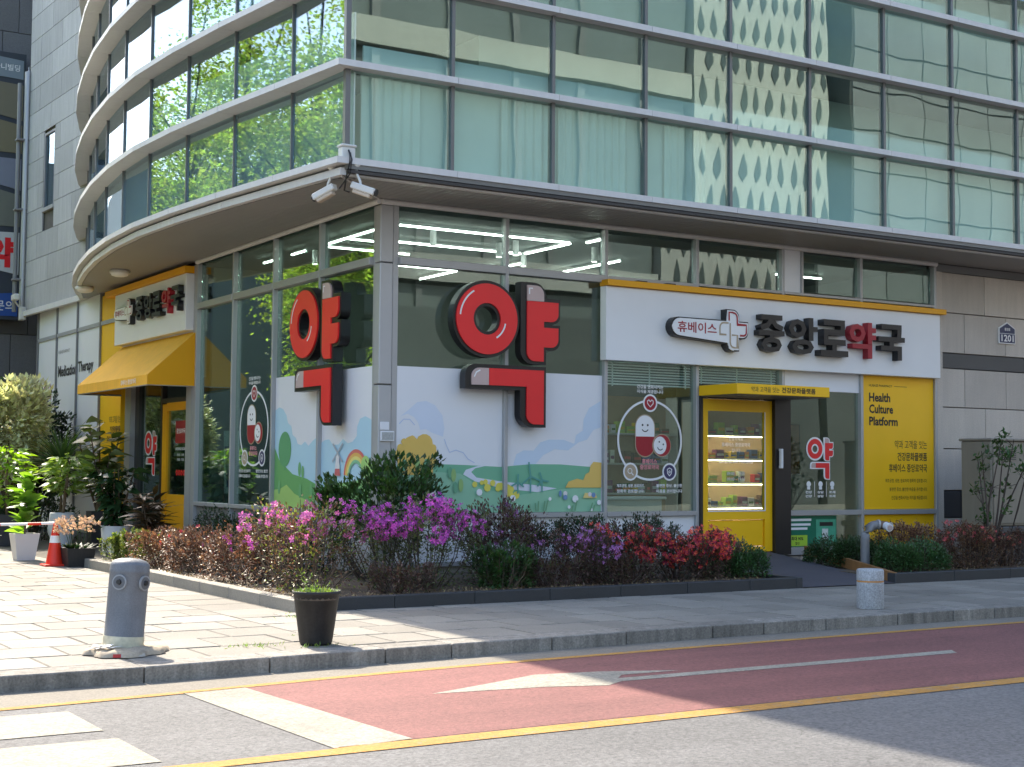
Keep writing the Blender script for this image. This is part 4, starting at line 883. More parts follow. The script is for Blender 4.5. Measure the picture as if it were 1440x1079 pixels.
# ------------------------------------------------------------------ inside the shop
leds = [((8.85, 17.15), (11.55, 17.15)), ((11.6, 17.2), (11.6, 18.4)), ((9.4, 18.45), (11.55, 18.45)), ((11.75, 17.0), (11.75, 16.6)), ((10.6, 20.6), (11.65, 20.6)), ((11.7, 20.65), (11.7, 21.9)), ((12.1, 20.3), (12.1, 19.2)),
        ((8.75, 17.6), (8.75, 19.4)), ((8.78, 19.45), (10.2, 19.45)), ((8.75, 20.0), (8.75, 20.5)), ((8.75, 21.2), (8.75, 21.6)), ((13.2, 18.2), (13.2, 20.2)), ((13.25, 20.25), (15.2, 20.25)), ((8.8, 18.6), (9.3, 18.6)), ((16.2, 18.0), (17.2, 18.0))]
for i, (a, b) in enumerate(leds):
    t = thing('led_bar', ('thin LED ceiling bar parallel to the street window' if abs(b[0]-a[0]) > .3 else 'thin LED ceiling bar running away from the street')+(', behind the giant corner letter' if a[0] > 9 and a[0] < 12 else (', just inside the left-hand window' if a[0] <= 9 else ', behind the white sign board')), 'lamp', (a[0], a[1], 4.62), group='LED bars on the shop ceiling')
    MB().seg(a, b, .013, 4.625, 4.645).build('tube', m_led, t); MB().seg(a, b, .018, 4.646, 4.67).build('housing', m_film, t)
for x, y in ((9.6, 17.6), (11.0, 17.7), (11.7, 18.6), (10.9, 18.0), (12.3, 17.6), (9.0, 20.2), (9.0, 18.0)):
    t = thing('ceiling_spotlight', 'small white cylinder spotlight hanging from the shop ceiling', 'lamp', (x, y, 4.5), group='cylinder spotlights on the shop ceiling')
    MB().tube([(x, y, 4.48), (x, y, 4.69)], .045, 10).build('housing', m_film, t); MB().lathe([(.04, 4.478), (.035, 4.475)], (x, y, 0), 10).build('lens', M('spot_lens', (1, 1, 1), .5, var=0, emit=((1, .95, .85), 2.5)), t)
m_shelf = M('shelf_white', (.62, .60, .56), .5, var=.05); m_shelfw = M('shelf_back', (.48, .33, .19), .6, var=.08)
m_warm = M('shelf_light', (1, 1, 1), .5, var=0, emit=((1, .74, .46), 9.0))
cols = [srgb(*c) for c in ((200, 40, 40), (240, 200, 60), (70, 120, 60), (230, 228, 220), (60, 90, 150), (235, 150, 60), (120, 60, 110), (90, 60, 40), (180, 210, 90), (220, 220, 230))]
PM_ = [M('product_%d' % i, c, .5, var=.1, vs=20) for i, c in enumerate(cols)]
CN = ['red', 'yellow', 'green', 'white', 'blue', 'orange', 'purple', 'brown', 'lime', 'pale grey']
def shelf_unit(label, loc, rotz, W, levels, blabel, grp, D=.3, H=2.3, warm=True):
    t = thing('shelf_unit', label, 'shelf', loc, rotz, local=True)
    MB().box(0, D-.02, 0, W, D, H).build('back_panel', m_shelfw, t)
    for x in (0, W-.025): MB().box(x, 0, 0, x+.025, D-.021, H).build('side_panel', m_shelf, t)
    mw = Matrix.Translation(loc) @ Matrix.Rotation(rotz, 4, 'Z')
    for z in levels:
        s_ = MB().bbox(.026, 0, z, W-.026, D-.022, z+.03, .004).build('shelf_board', m_shelf, t)
        if warm: MB().box(.05, .03, z-.012, W-.05, .05, z-.002).build('shelf_light', m_warm, s_)
        x = .06
        while x < W-.2:
            w_, h_ = random.uniform(.06, .17), random.uniform(.08, .2)
            if random.random() < .85:
                q = mw @ Vector((x, .05, z+.031))
                k = random.randrange(10)
                b = thing('medicine_box', CN[k]+' '+blabel+', shelf '+('one', 'two', 'three', 'four')[levels.index(z)]+' from below', 'box', q, rotz, group=grp, local=True)
                MB().bbox(0, 0, 0, w_, .12, h_, .004).build('carton', PM_[k], b); MB().box(.01, -.0015, h_*.3, w_-.01, -.0003, h_*.55).build('print_band', PM_[(k+3) % 10], b)
            x += w_+random.uniform(.01, .05)
    return t
shelf_unit('lit wooden shelves of medicine boxes seen through the yellow door', (15.2, 18.9, .25), 0, 1.75, (.55, .95, 1.35, 1.75), 'medicine box on lit shelves behind the door', 'boxes on the shelves behind the door')
shelf_unit('tall dark shelves behind the round pill graphic near the yellow door', (12.2, 17.9, .25), 0, 1.9, (.3, .8, 1.25, 1.7), 'medicine box behind the street window', 'boxes behind the street window', warm=False)
shelf_unit('tall dark shelves behind the left-hand window with the pill graphic', (9.3, 22.2, .25), -PI/2, 2.6, (.5, .95, 1.4, 1.85), 'medicine box behind the left window', 'boxes behind the left window', warm=False)
ct = thing('shop_counter', 'low pale counter inside the shop behind the street window', 'counter', (12.4, 17.2, .25))
MB().bbox(11.9, 17.0, .25, 13.1, 17.4, 1.0, .01).build('counter_body', m_shelf, ct); MB().bbox(11.85, 16.95, 1.0, 13.15, 17.45, 1.04, .01).build('counter_top', m_film, ct)
pc = thing('wall_picture', 'framed brown picture on the shop wall seen through the door', 'picture', (14.94, 17.6, 1.6))
MB().box(16.95, 18.6, 1.4, 17.25, 18.64, 2.2).build('picture', M('picture_brown', (.16, .09, .05), .5, var=.4, vs=6), pc); MB().box(16.92, 18.61, 1.37, 17.28, 18.66, 2.23).build('frame', m_bronze, pc)
bn = thing('hanging_banner', 'purple and white banner hanging inside the left-hand window', 'banner', (8.5, 22.2, .9))
MB().add([(8.45, 22.35, 1.0), (8.6, 22.0, 1.0), (8.55, 22.0, 2.0), (8.42, 22.35, 2.0)], [(0, 1, 2, 3)]).build('sheet', m_film, bn); MB().add([(8.43, 22.2, 1.1), (8.5, 21.9, 1.1), (8.5, 22.1, 1.75), (8.42, 22.3, 1.75)], [(0, 1, 2, 3)]).build('print', M('banner_purple', srgb(92, 66, 140), .5), bn)

# ------------------------------------------------------------------ across the street (seen in the glass)
m_hex = M('pale_panel_wall', (.40, .405, .38), .8, var=.12, vs=.3, streak=.1)
m_hexw = M('hex_window', (.06, .075, .075), .3, var=.1)
hb = thing('pale_tower', 'pale concrete tower with rows of small pointed windows, mirrored in the glass', 'building', (41.3, -20, 0))
MB().box(37.6, -28, 0, 45.1, -16, 30).build('wall', m_hex, hb)
hm = None
for r_ in range(13):
    for c_ in range(10):
        x = 38.0+.72*c_+(.36 if r_ % 2 else 0); z = 8.2+1.48*r_
        if hm is None: hm = proto(MB().prism([(.02, -.62), (.19, -.22), (.13, .1), (-.03, .62), (-.16, .05), (-.17, -.25)], -.02, .02), 'window', m_hexw)
        copy_part(hm, 'window', hb, (x, -15.97, z), (0, 0, PI), (random.uniform(.8, 1.1), 1, random.uniform(.85, 1.1)))
m_dk = M('grey_stone_block', (.17, .175, .18), .6, var=.12, vs=.5, rnd=.12)
db = thing('dark_block', 'dark grey stone office block mirrored in the right-hand glass', 'building', (60, -18, 0))
MB().box(45.6, -28, 0, 85, -15.2, 24).build('wall', M('grey_joint', (.045, .048, .05), .8, var=.1), db)
pm = None
for r_ in range(12):
    for c_ in range(11):
        x = 45.7+2.2*c_; z = 2+1.8*r_
        if pm is None: pm = proto(MB().bbox(0, 0, 0, 2.14, .06, 1.72, .01), 'stone_panel', m_dk)
        copy_part(pm, 'stone_panel', db, (x, -15.2, z))
cb = thing('banded_block', 'dark glass block with pale concrete bands mirrored above the corner', 'building', (24, -18, 0))
MB().box(6, -28, 0, 37.4, -16.4, 21).build('wall', M('dark_glass_wall', (.13, .15, .15), .3, var=.2, vs=.4), cb)
for z in (3.6, 8.6, 16.6): MB().box(6, -16.4, z, 37.4, -15.9, z+1.0).build('concrete_band', m_hex, cb)
for x in range(8, 37, 3): MB().box(x, -16.4, 0, x+.3, -16.2, 20.9).build('pier', m_dk, cb)
m_shopd = M('dark_shopfront', (.07, .075, .075), .35, var=.3, vs=.6)
for o_, a, b in ((hb, 37.6, 45.1), (db, 45.6, 85), (cb, 6, 37.4)): MB().box(a, -15.6 if o_ is hb else -15.0, 0, b, -14.6, 7.4).build('ground_floor', m_shopd, o_)
struct(MB().box(4, -14.6, ZR-.2, 90, -7.0, .02).build('pavement', m_pav))
fb = thing('far_block', 'grey office block beyond the street trees, mirrored in the left glass, added to block horizon glare', 'building', (-24, 40, 0))
MB().box(-32, 12, 0, -18, 75, 11).build('wall', m_dk, fb)
MB().box(-30, 56, 0, 4, 72, 13).build('wall', m_dk, fb)  # second mass, added unseen to cut bright sky reflected in the left windows
for z in (3.2, 6.4, 9.6): MB().box(-18.1, 12, z, -17.8, 75, z+1.1).build('concrete_band', m_stonel, fb)

# ------------------------------------------------------------------ plants
lg = leafmat('leaf_green', (.05, .10, .03)); lgd = leafmat('leaf_dark_green', (.025, .055, .022), .2); lgy = leafmat('leaf_yellow_green', (.22, .27, .06), .4, tcol=(1.3, 1.3, .6))
lbr = leafmat('leaf_red_brown', (.25, .145, .09), .25, .5, tcol=(1.3, .9, .7)); lbd = leafmat('leaf_dark_maroon', (.115, .065, .05), .2, .5, tcol=(1.3, .9, .7))
lol = leafmat('leaf_olive', (.12, .135, .06), .3); lbx = leafmat('leaf_boxwood', (.05, .10, .035), .2, .5); lvar = leafmat('leaf_variegated', (.55, .56, .34), .35, .35, tcol=(1.1, 1.1, .7))
ltree = leafmat('leaf_tree', (.22, .28, .09), .65, .35, tcol=(2.3, 2.4, .9))
fpk = leafmat('petal_magenta', (.50, .08, .42), .3, .55, .6, .03, (1.2, 1.1, 1.2)); fpp = leafmat('petal_pink', (.62, .16, .42), .3, .55, .6, .03, (1.2, 1.1, 1.2)); frd = leafmat('petal_red', (.66, .045, .06), .3, .55, .6, .03, (1.2, 1.1, 1.1)); fpu = leafmat('petal_purple', (.34, .13, .34), .3, .55, .6, .03, (1.2, 1.1, 1.2))
for_ = leafmat('petal_orchid', (.70, .48, .32), .4, .25, .6, .02, (1.2, 1.1, 1.0)); fco = leafmat('petal_coral', (.60, .10, .10), .3, .35, .6, .01, (1.2, 1.1, 1.1))
m_twig = M('twig_bark', (.14, .10, .065), .9, var=.2, vs=8, island=.3); m_twigd = M('dark_twig_bark', (.075, .055, .042), .9, var=.2, vs=8, island=.3)
def rv(r): return Vector((r.uniform(-1, 1), r.uniform(-1, 1), r.uniform(-1, 1)))
def leafq(mb, p, d, up_, L, W, cup=.15):
    """folded leaf: four-corner blade with a raised midrib"""
    d = d.normalized(); s = d.cross(up_)
    if s.length < 1e-3: s = d.cross(Vector((1, 0, .3)))
    s.normalize(); n = s.cross(d)
    a = p; b = p+d*L*.5+s*W*.5-n*W*cup; c = p+d*L; e = p+d*L*.5-s*W*.5-n*W*cup
    mb.add([a, b, c, e], [(0, 1, 2), (0, 2, 3)])
def flower(mb, p, d, s, r):
    d = d.normalized(); u = d.cross(Vector((0, 0, 1)) if abs(d.z) < .9 else Vector((1, 0, 0))).normalized(); v = d.cross(u); a0 = r.random()*6
    for i in range(5):
        a = a0+i*2*PI/5; e = u*math.cos(a)+v*math.sin(a); f = u*math.cos(a+.45)+v*math.sin(a+.45); h = u*math.cos(a-.45)+v*math.sin(a-.45)
        mb.add([p, p+f*s*.7+d*s*.25, p+e*s+d*s*.35, p+h*s*.7+d*s*.25], [(0, 1, 2, 3)])
def shrub(label, x, y, w_, d_, h, leaf, nl, ls, seed, petals=None, nf=0, fs=.035, stems=14, z0=.10, twig=m_twig, low=.3, name='azalea_shrub', group=None, second=None, n2=0, lowfill=0., tall=False, cat='shrub', fzone=None, clusters=8):
    r = random.Random(seed); stems = int(stems*1.4); w_ *= 1.18; d_ *= 1.1; lowfill = max(lowfill, .42 if name == 'azalea_shrub' else 0)
    t = thing(name, label, cat, (x, y, z0-.02), group=group)
    tw = MB(); tips = []
    for i in range(stems):
        a = r.random()*2*PI; q = math.sqrt(r.random()); ex, ey = q*math.cos(a)*w_/2, q*math.sin(a)*d_/2
        hz = h*(.72+.28*math.sqrt(max(0, 1-q*q)))*r.uniform(.86, 1.04)
        b = Vector((x+ex*.35+r.uniform(-.03, .03), y+ey*.35+r.uniform(-.03, .03), z0-.02)); e = Vector((x+ex, y+ey, z0+hz))
        m1 = b.lerp(e, .45)+Vector((ex*.12, ey*.12, -.04*h)); tw.tube([b, m1, e], .008 if h < 1 else .012, 4, .003, False, True)
        tips.append((m1, e))
        for k in range(3):
            u = r.uniform(.35, .9); s0 = b.lerp(e, u)+Vector((ex*.05, ey*.05, 0)); dv = rv(r); dv.z = abs(dv.z)+.3; e2 = s0+dv.normalized()*h*r.uniform(.12, .28)
            e2.z = min(e2.z, z0+h*1.02); tw.tube([s0, e2], .004, 3, .0015, False, True); tips.append((s0, e2))
    tw.build('branches', twig, t)
    def scatter(nn, mat, sz, nm):
        mb = MB()
        for i in range(nn):
            s0, e = tips[r.randrange(len(tips))]; u = r.random()**.6
            p = s0.lerp(e, low+(1-low)*u)+rv(r)*h*.06
            if lowfill and r.random() < lowfill: p.z = z0+.02+(p.z-z0)*r.random()
            dv = (p-Vector((x, y, z0+h*.4))); dv = dv.normalized()+rv(r)*.9; dv.z += .35
            L_ = sz*r.uniform(.7, 1.3); leafq(mb, p, dv, Vector((0, 0, 1))+rv(r)*.4, L_, L_*.5)
        o = mb.build(nm, mat, t); o['kind'] = 'stuff'
    scatter(int(nl*2.9), leaf, ls, 'leaves')
    if second: scatter(int(n2*1.8), second, ls, 'young_leaves')
    if petals:
        clusters = int(clusters*2.4); mb = MB(); cl = []
        for i in range(clusters):
            s0, e = tips[r.randrange(len(tips))]
            if fzone and not fzone(e-Vector((x, y, z0)), w_, d_, h): 
                for _ in range(25):
                    s0, e = tips[r.randrange(len(tips))]
                    if fzone(e-Vector((x, y, z0)), w_, d_, h): break
            cl.append(s0.lerp(e, r.uniform(.75, 1)))
        for i in range(nf):
            c_ = cl[r.randrange(len(cl))]; p = c_+rv(r)*.075; dv = (p-c_).normalized()+Vector((-.4, -.8, .4)); flower(mb, p, dv, fs*r.uniform(.7, 1.2), r)
        o = mb.build('blossoms', petals, t); o['kind'] = 'stuff'
    return t
def hedge(label, x0, y0, x1, y1, h, leaf, n, ls, seed, z0=.10, name='boxwood_hedge', group=None):
    r = random.Random(seed); t = thing(name, label, 'hedge', ((x0+x1)/2, (y0+y1)/2, z0-.02), group=group)
    cx, cy_ = (x0+x1)/2, (y0+y1)/2; ax, ay = (x1-x0)/2, (y1-y0)/2; mb = MB()
    for i in range(n):
        d = rv(r).normalized(); d.z = abs(d.z)-.25; k = r.random()**.25
        sx = max(abs(d.x), 1e-3)**.6*math.copysign(1, d.x); sy = max(abs(d.y), 1e-3)**.6*math.copysign(1, d.y); sz = max(-.02, d.z)**.6 if d.z > 0 else r.random()*.5
        p = Vector((cx+sx*ax*k*1.05, cy_+sy*ay*k*1.05, z0+h*min(1, sz*1.05)*k+.02)); p += rv(r)*.03
        bump_ = .05*math.sin(p.x*9+seed)+.04*math.sin(p.y*11+seed*2); p.z += bump_*(p.z-z0)/h
        dv = d+rv(r)*.8; dv.z += .3; leafq(mb, p, dv, Vector((0, 0, 1))+rv(r)*.5, ls*r.uniform(.7, 1.3), ls*.55)
    o = mb.build('leaves', leaf, t); o['kind'] = 'stuff'
    tw = MB()
    for i in range(40):
        p = Vector((r.uniform(x0, x1)*.8+cx*.2, r.uniform(y0, y1)*.8+cy_*.2, z0-.02)); tw.tube([p, p+Vector((r.uniform(-.08, .08), r.uniform(-.08, .08), h*.85))], .008, 4, .003, False)
    tw.build('branches', m_twigd, t)
    return t
top = lambda e, w, d, h: e.z > h*.62
front = lambda e, w, d, h: e.y < .1*d
# front bed, left to right
shrub('twiggy azalea with bright pink flowers and yellow-green leaves at the planter corner', 6.5, 14.7, 1.3, 1.7, .96, lbr, 700, .045, 11, fpp, 130, .04, 26, second=lgy, n2=650, clusters=9, fzone=top)
shrub('large azalea covered with magenta flowers below the corner column', 7.85, 14.55, 1.55, 1.5, .98, lol, 1300, .045, 12, fpk, 560, .036, 30, twig=m_twigd, clusters=26, fzone=top, second=lgd, n2=500)
shrub('tall leafy green shrub standing against the corner column', 7.95, 15.75, 1.5, .8, 1.42, lg, 1250, .085, 13, None, stems=16, twig=m_twigd, low=.55, name='evergreen_shrub')
shrub('dark sparse azalea with pinkish leaves beside the magenta one', 9.05, 14.75, 1.1, 1.2, .92, lbd, 1100, .045, 14, fpu, 40, .035, 22, twig=m_twigd, clusters=8, second=lol, n2=450)
shrub('azalea with muted purple flowers between the magenta and red ones', 9.75, 14.25, .95, 1.0, .62, lbd, 1000, .04, 15, fpu, 150, .03, 20, twig=m_twigd, clusters=14, second=lgd, n2=300, fzone=front)
shrub('low leafy green bush under the magenta azalea by the dark planter edge', 8.55, 14.0, .7, .6, .48, lg, 900, .055, 16, None, stems=14, lowfill=.5, name='green_bush')
shrub('azalea with a tall cluster of scarlet flowers, leftmost of the red ones', 10.55, 14.3, .85, .9, .66, lbd, 1000, .04, 17, frd, 330, .03, 20, twig=m_twigd, clusters=9, second=lol, n2=350, fzone=front)
shrub('azalea with a low clump of scarlet flowers, second red one from the left', 11.15, 14.15, .8, .8, .56, lbd, 900, .04, 18, frd, 300, .03, 18, twig=m_twigd, clusters=8, second=lgd, n2=400, fzone=front)
shrub('azalea with scarlet flowers touching the boxwood hedge by the ramp', 11.72, 14.2, .8, .85, .58, lbd, 900, .04, 19, frd, 400, .03, 18, twig=m_twigd, clusters=12, second=lol, n2=350, fzone=front)
for i, (x, nm) in enumerate(((9.9, 'upright dark sprigs in front of the white base panel, leftmost'), (10.7, 'upright dark sprigs in front of the white base panel, middle'), (11.55, 'upright dark sprigs in front of the white base panel, nearest the door'))):
    shrub(nm, x, 15.45, .95, .7, .74, lgd, 800, .04, 30+i, None, stems=18, twig=m_twigd, low=.35, name='upright_shrub', group='upright shrubs along the window base', second=lbd, n2=400)
hedge('dark green boxwood hedge at the end of the bed beside the ramp', 11.85, 13.8, 12.42, 15.0, .42, lbx, 6500, .04, 41)
for i, (x, y, nm) in enumerate(((7.2, 13.95, 'low dark twiggy bush at the front edge below the magenta azalea'), (9.2, 13.95, 'low dark twiggy bush at the front edge below the purple azalea'), (10.1, 13.9, 'low dark twiggy bush at the front edge between purple and red azaleas'))):
    shrub(nm, x, y, .9, .5, .34, lbd, 700, .035, 130+i, None, stems=22, twig=m_twigd, lowfill=.5, name='twiggy_bush', second=lol, n2=250)
# left side bed
shrub('dry reddish brown azalea on the left bed, next to the pink-flowered corner azalea', 6.5, 16.2, 1.0, 1.4, .66, lbr, 1700, .042, 21, fpk, 26, .035, 24, clusters=5, lowfill=.25)
shrub('dry brown azalea in the middle of the left bed with one scarlet flower cluster', 6.45, 17.75, .95, 1.5, .55, lbr, 1700, .042, 22, frd, 24, .034, 22, clusters=3, lowfill=.25)
shrub('dry tan azalea of the left bed next to the small green bush', 6.4, 19.1, .9, 1.3, .50, lbr, 1500, .042, 23, None, stems=22, lowfill=.3)
shrub('small light green bush at the far end of the left bed', 6.3, 20.2, .75, .95, .42, lgy, 1700, .04, 24, None, stems=16, lowfill=.4, name='green_bush', second=lg, n2=600)
for i, (y, nm) in enumerate(((17.2, 'dark green hedge under the left mural'), (18.8, 'dark green hedge under the left pill graphic'), (20.3, 'dark green hedge nearest the left entrance'))):
    hedge(nm, 7.35, y-.75, 8.05, y+.75, .78, lgd, 3600, .045, 45+i, name='evergreen_hedge', group='hedges under the left windows')
# right bed
hedge('boxwood hedge against the window right of the ramp', 14.35, 14.75, 15.6, 15.55, .40, lbx, 7500, .04, 51)
hedge('boxwood hedge right of the ramp, beside the standpipe', 14.5, 13.72, 15.55, 14.3, .40, lbx, 7500, .04, 52)
shrub('reddish azalea behind the boxwood, below the yellow poster', 15.75, 14.75, 1.2, .9, .62, lbr, 1400, .04, 25, None, stems=24, twig=m_twigd, second=lbd, n2=500)
shrub('twiggy azalea with coral flowers in front of the grey cabinet', 16.35, 14.15, 1.2, .8, .60, lbr, 1300, .038, 26, fco, 60, .03, 30, clusters=14, second=lbd, n2=500, fzone=top)
shrub('dry twiggy azalea at the right edge of the bed', 17.3, 14.3, 1.0, .9, .52, lbd, 900, .038, 27, fco, 20, .03, 26, clusters=6)
def multistem(label, x, y, h, seed):
    r = random.Random(seed); t = thing('broadleaf_shrub', label, 'shrub', (x, y, .08)); tw = MB(); mb = MB()
    for i in range(9):
        a = r.random()*2*PI; e = Vector((x+r.uniform(-.15, 1.0)*.75, y+math.sin(a)*.35, .1+h*r.uniform(.55, 1.02))); b = Vector((x+r.uniform(-.1, .25), y+r.uniform(-.08, .08), .08)); m1 = b.lerp(e, .5)+rv(r)*.06
        tw.tube([b, m1, e], [.02, .014, .005], 6, None, False)
        for k in range(6):
            u = r.uniform(.4, 1); s0 = m1.lerp(e, u) if u > .5 else b.lerp(m1, u+.4); e2 = s0+(rv(r)+Vector((0, 0, .5))).normalized()*r.uniform(.1, .25); tw.tube([s0, e2], .005, 4, .002, False)
            for q in range(r.randrange(4, 13)):
                p = e2+rv(r)*.05; dv = rv(r)+Vector((0, -.2, .5)); leafq(mb, p, dv, Vector((0, 0, 1))+rv(r)*.5, r.uniform(.06, .11), r.uniform(.035, .05))
    tw.build('branches', m_twigd, t); o = mb.build('leaves', lg, t); o['kind'] = 'stuff'
multistem('tall open shrub with glossy green leaves in front of the grey cabinet', 16.75, 14.2, 1.85, 61)
# fallen leaves on the beds
r = random.Random(5); mb = MB()
for i in range(3200):
    if r.random() < .55: p = Vector((r.uniform(6.0, 12.2), 13.62+abs(r.gauss(0, .25)), .104))
    elif r.random() < .5: p = Vector((6.0+abs(r.gauss(0, .2)), r.uniform(13.7, 20.6), .104))
    else: p = Vector((r.uniform(14.6, 19), 13.66+abs(r.gauss(0, .3)), .094))
    leafq(mb, p, Vector((r.uniform(-1, 1), r.uniform(-1, 1), r.uniform(0, .35))), Vector((0, 0, 1)), r.uniform(.03, .06), r.uniform(.015, .03))
tag(mb.build('fallen_leaves', leafmat('leaf_dead', (.26, .18, .10), .2, .5, tcol=(1.1, 1, .8))), 'dry fallen leaves lying on the planting beds', 'leaves', kind='stuff')

# potted plants -------------------------------------------------
m_pw = M('pot_white', (.62, .60, .59), .45, var=.06); m_pg = M('pot_pale_grey', (.46, .49, .51), .5, var=.06); m_pd = M('pot_dark', (.045, .045, .05), .6, var=.1); m_pb = M('pot_black', (.018, .017, .017), .6, var=.5, vs=5, streak=.5, fine=.3, fs=50)
def leaf_mesh(name, L, W, mat, droop=.25, fold=.12, tip=.55):
    vs = []; fs = []; n = 6
    for i in range(n+1):
        u = i/n; wd_ = W/2*math.sin(PI*min(1, u**(.5/tip*.5 if tip > .5 else 1)))**.8 if 0 < u < 1 else .002
        x_ = L*u; z_ = -droop*L*u*u
        vs += [(x_, -wd_, z_+fold*wd_), (x_, 0, z_), (x_, wd_, z_+fold*wd_)]
    for i in range(n): a = 3*i; fs += [(a, a+3, a+4, a+1), (a+1, a+4, a+5, a+2)]
    me = bpy.data.meshes.new(name); me.from_pydata(vs, [], fs); me.polygons.foreach_set('use_smooth', [True]*len(fs)); me.materials.append(mat); return me
LM = {'fiddle': leaf_mesh('leaf', .27, .20, leafmat('leaf_fiddle', (.17, .30, .05), .45, .3, .35, tcol=(1.9, 1.9, .5)), .2, .15, .7), 'fiddle_dark': leaf_mesh('leaf', .33, .24, leafmat('leaf_fiddle_shade', (.12, .15, .04), .3, .3, .4), .2, .15, .7),
      'rubber': leaf_mesh('leaf', .25, .14, leafmat('leaf_rubber', (.03, .065, .025), .15, .4, .22), .3, .12), 'umbrella': leaf_mesh('leaf', .20, .09, leafmat('leaf_umbrella', (.20, .29, .08), .4, .35, .35, tcol=(1.6, 1.6, .6)), .35, .1),
      'strap': leaf_mesh('leaf', .85, .05, leafmat('leaf_strap', (.06, .11, .04), .35, .4, .4), .55, .1), 'croton': leaf_mesh('leaf', .28, .055, leafmat('leaf_croton', (.06, .035, .02), .25, .6, .35, .06), .4, .1), 'lime': leaf_mesh('leaf', .18, .07, leafmat('leaf_lime', (.20, .34, .04), .5, .3, .35, tcol=(1.6, 1.6, .5)), .3, .1)}
def potted(label, name, x, y, pot, plant, seed, group=None):
    """pot: (kind, r_top, r_bottom, h, mat); plant: (leafkey, n, height, radius, trunk_h, scale, up)"""
    r = random.Random(seed); t = thing(name, label, 'potted plant', (x, y, 0), group=group)
    kind, rt_, rb_, ph, pm_ = pot
    if kind == 'square':
        MB().add([(x+a*rb_, y+b*rb_, 0) for a, b in ((-1, -1), (1, -1), (1, 1), (-1, 1))]+[(x+a*rt_, y+b*rt_, ph) for a, b in ((-1, -1), (1, -1), (1, 1), (-1, 1))]+[(x+a*rt_*.88, y+b*rt_*.88, ph) for a, b in ((-1, -1), (1, -1), (1, 1), (-1, 1))]+[(x+a*rt_*.86, y+b*rt_*.86, ph-.05) for a, b in ((-1, -1), (1, -1), (1, 1), (-1, 1))],
                 [(0, 3, 2, 1)]+[(i, (i+1) % 4, 4+(i+1) % 4, 4+i) for i in range(4)]+[(4+i, 4+(i+1) % 4, 8+(i+1) % 4, 8+i) for i in range(4)]+[(8+i, 8+(i+1) % 4, 12+(i+1) % 4, 12+i) for i in range(4)]).build('pot', pm_, t)
        MB().box(x-rt_*.86, y-rt_*.86, ph-.07, x+rt_*.86, y+rt_*.86, ph-.04).build('soil', m_soil, t)
    else:
        prof = {'vase': [(rb_*.9, 0), (rb_, .03), (rb_*.82, .08), (rb_*1.25, ph*.45), (rb_*1.28, ph*.55), (rt_, ph*.97), (rt_*.97, ph), (rt_*.88, ph), (rt_*.86, ph-.05)], 'cyl': [(rb_, 0), (rb_*1.02, .02), (rt_, ph), (rt_*.92, ph), (rt_*.9, ph-.05)], 'box': None}[kind]
        MB().lathe(prof, (x, y, 0), 28).build('pot', pm_, t); MB().lathe([(rt_*.89, ph-.07), (rt_*.89, ph-.05), (0, ph-.045)], (x, y, 0), 20).build('soil', m_soil, t)
    if plant:
        key, n, H, rad, th, sc, upv = plant
        base = Vector((x, y, ph-.06)); tw = MB(); stems = []
        ns = {'umbrella': 2, 'lime': 2, 'rubber': 7, 'fiddle_dark': 5, 'croton': 4}.get(key, 1)
        for k in range(ns):
            e = base+(Vector((r.uniform(-.1, .1)*(ns-1)*1.6, r.uniform(-.1, .1), (H-th)*.92+th)) if ns < 3 else Vector((math.cos(k*1.3+seed)*rad*.9, math.sin(k*1.3+seed)*rad*.9, H*(.62+.38*((k*7) % ns)/ns)))); m1 = base.lerp(e, .5)+Vector((r.uniform(-.04, .04), r.uniform(-.04, .04), 0)); tw.tube([base, m1, e], [.026 if th > .2 else .016, .018, .008], 7, None, False); stems.append((base, m1, e))
        tw.build('trunk', m_twig, t)
        for i in range(n):
            b, m1, e = stems[i % ns]
            u = r.uniform(th/H if H else 0, 1); c_ = (b.lerp(m1, u*2) if u < .5 else m1.lerp(e, u*2-1))
            az = i*2.4+r.uniform(-.3, .3)
            if key in ('umbrella', 'lime'):
                rr_ = rad*math.sqrt(r.random())*(1-.45*abs(2*(u-th/H)/(1-th/H)-1)); c_ = c_+Vector((math.cos(az)*rr_, math.sin(az)*rr_, r.uniform(-.04, .06)))
            el = -(upv+r.uniform(-.35, .35)) if key != 'strap' else -(upv*(.25+1.0*i/n)+r.uniform(-.15, .15))
            if key == 'strap': c_ = e-Vector((0, 0, .12))
            s_ = sc*r.uniform(.7, 1.2)
            copy_part(LM[key], 'leaf', t, c_, (r.uniform(-.7, .7), el, az), (s_, s_, s_))
    return t
potted('fiddle-leaf plant in a square white pot at the striped tape', 'potted_plant', 5.45, 22.75, ('square', .185, .13, .40, m_pw), ('fiddle', 60, .98, .2, .10, 1., .45), 1)
potted('small umbrella tree in a tall pale vase behind the orchids', 'potted_tree', 6.75, 25.55, ('vase', .21, .19, .62, m_pg), ('umbrella', 270, 1.05, .42, .45, 1., .1), 2)
potted('dark rubber plant in a round white pot by the left entrance', 'potted_plant', 7.25, 24.15, ('cyl', .235, .20, .44, m_pw), ('rubber', 260, 1.6, .34, .05, 1.0, -.1), 3)
potted('tall strap-leaved dracaena behind the potted tree', 'potted_plant', 7.35, 28.0, ('cyl', .2, .16, .5, m_pd), ('strap', 150, 1.05, .3, .6, 1., 1.3), 4)
potted('broad-leaved fig plant in front of the yellow panel', 'potted_plant', 7.55, 26.2, ('square', .17, .15, .62, m_pd), ('fiddle_dark', 130, 1.85, .40, .5, 1.05, .3), 5)
potted('dark croton with narrow leaves by the left entrance door', 'potted_plant', 7.35, 22.6, ('cyl', .16, .13, .3, m_pd), ('croton', 160, .85, .2, .05, 1.2, .5), 6)
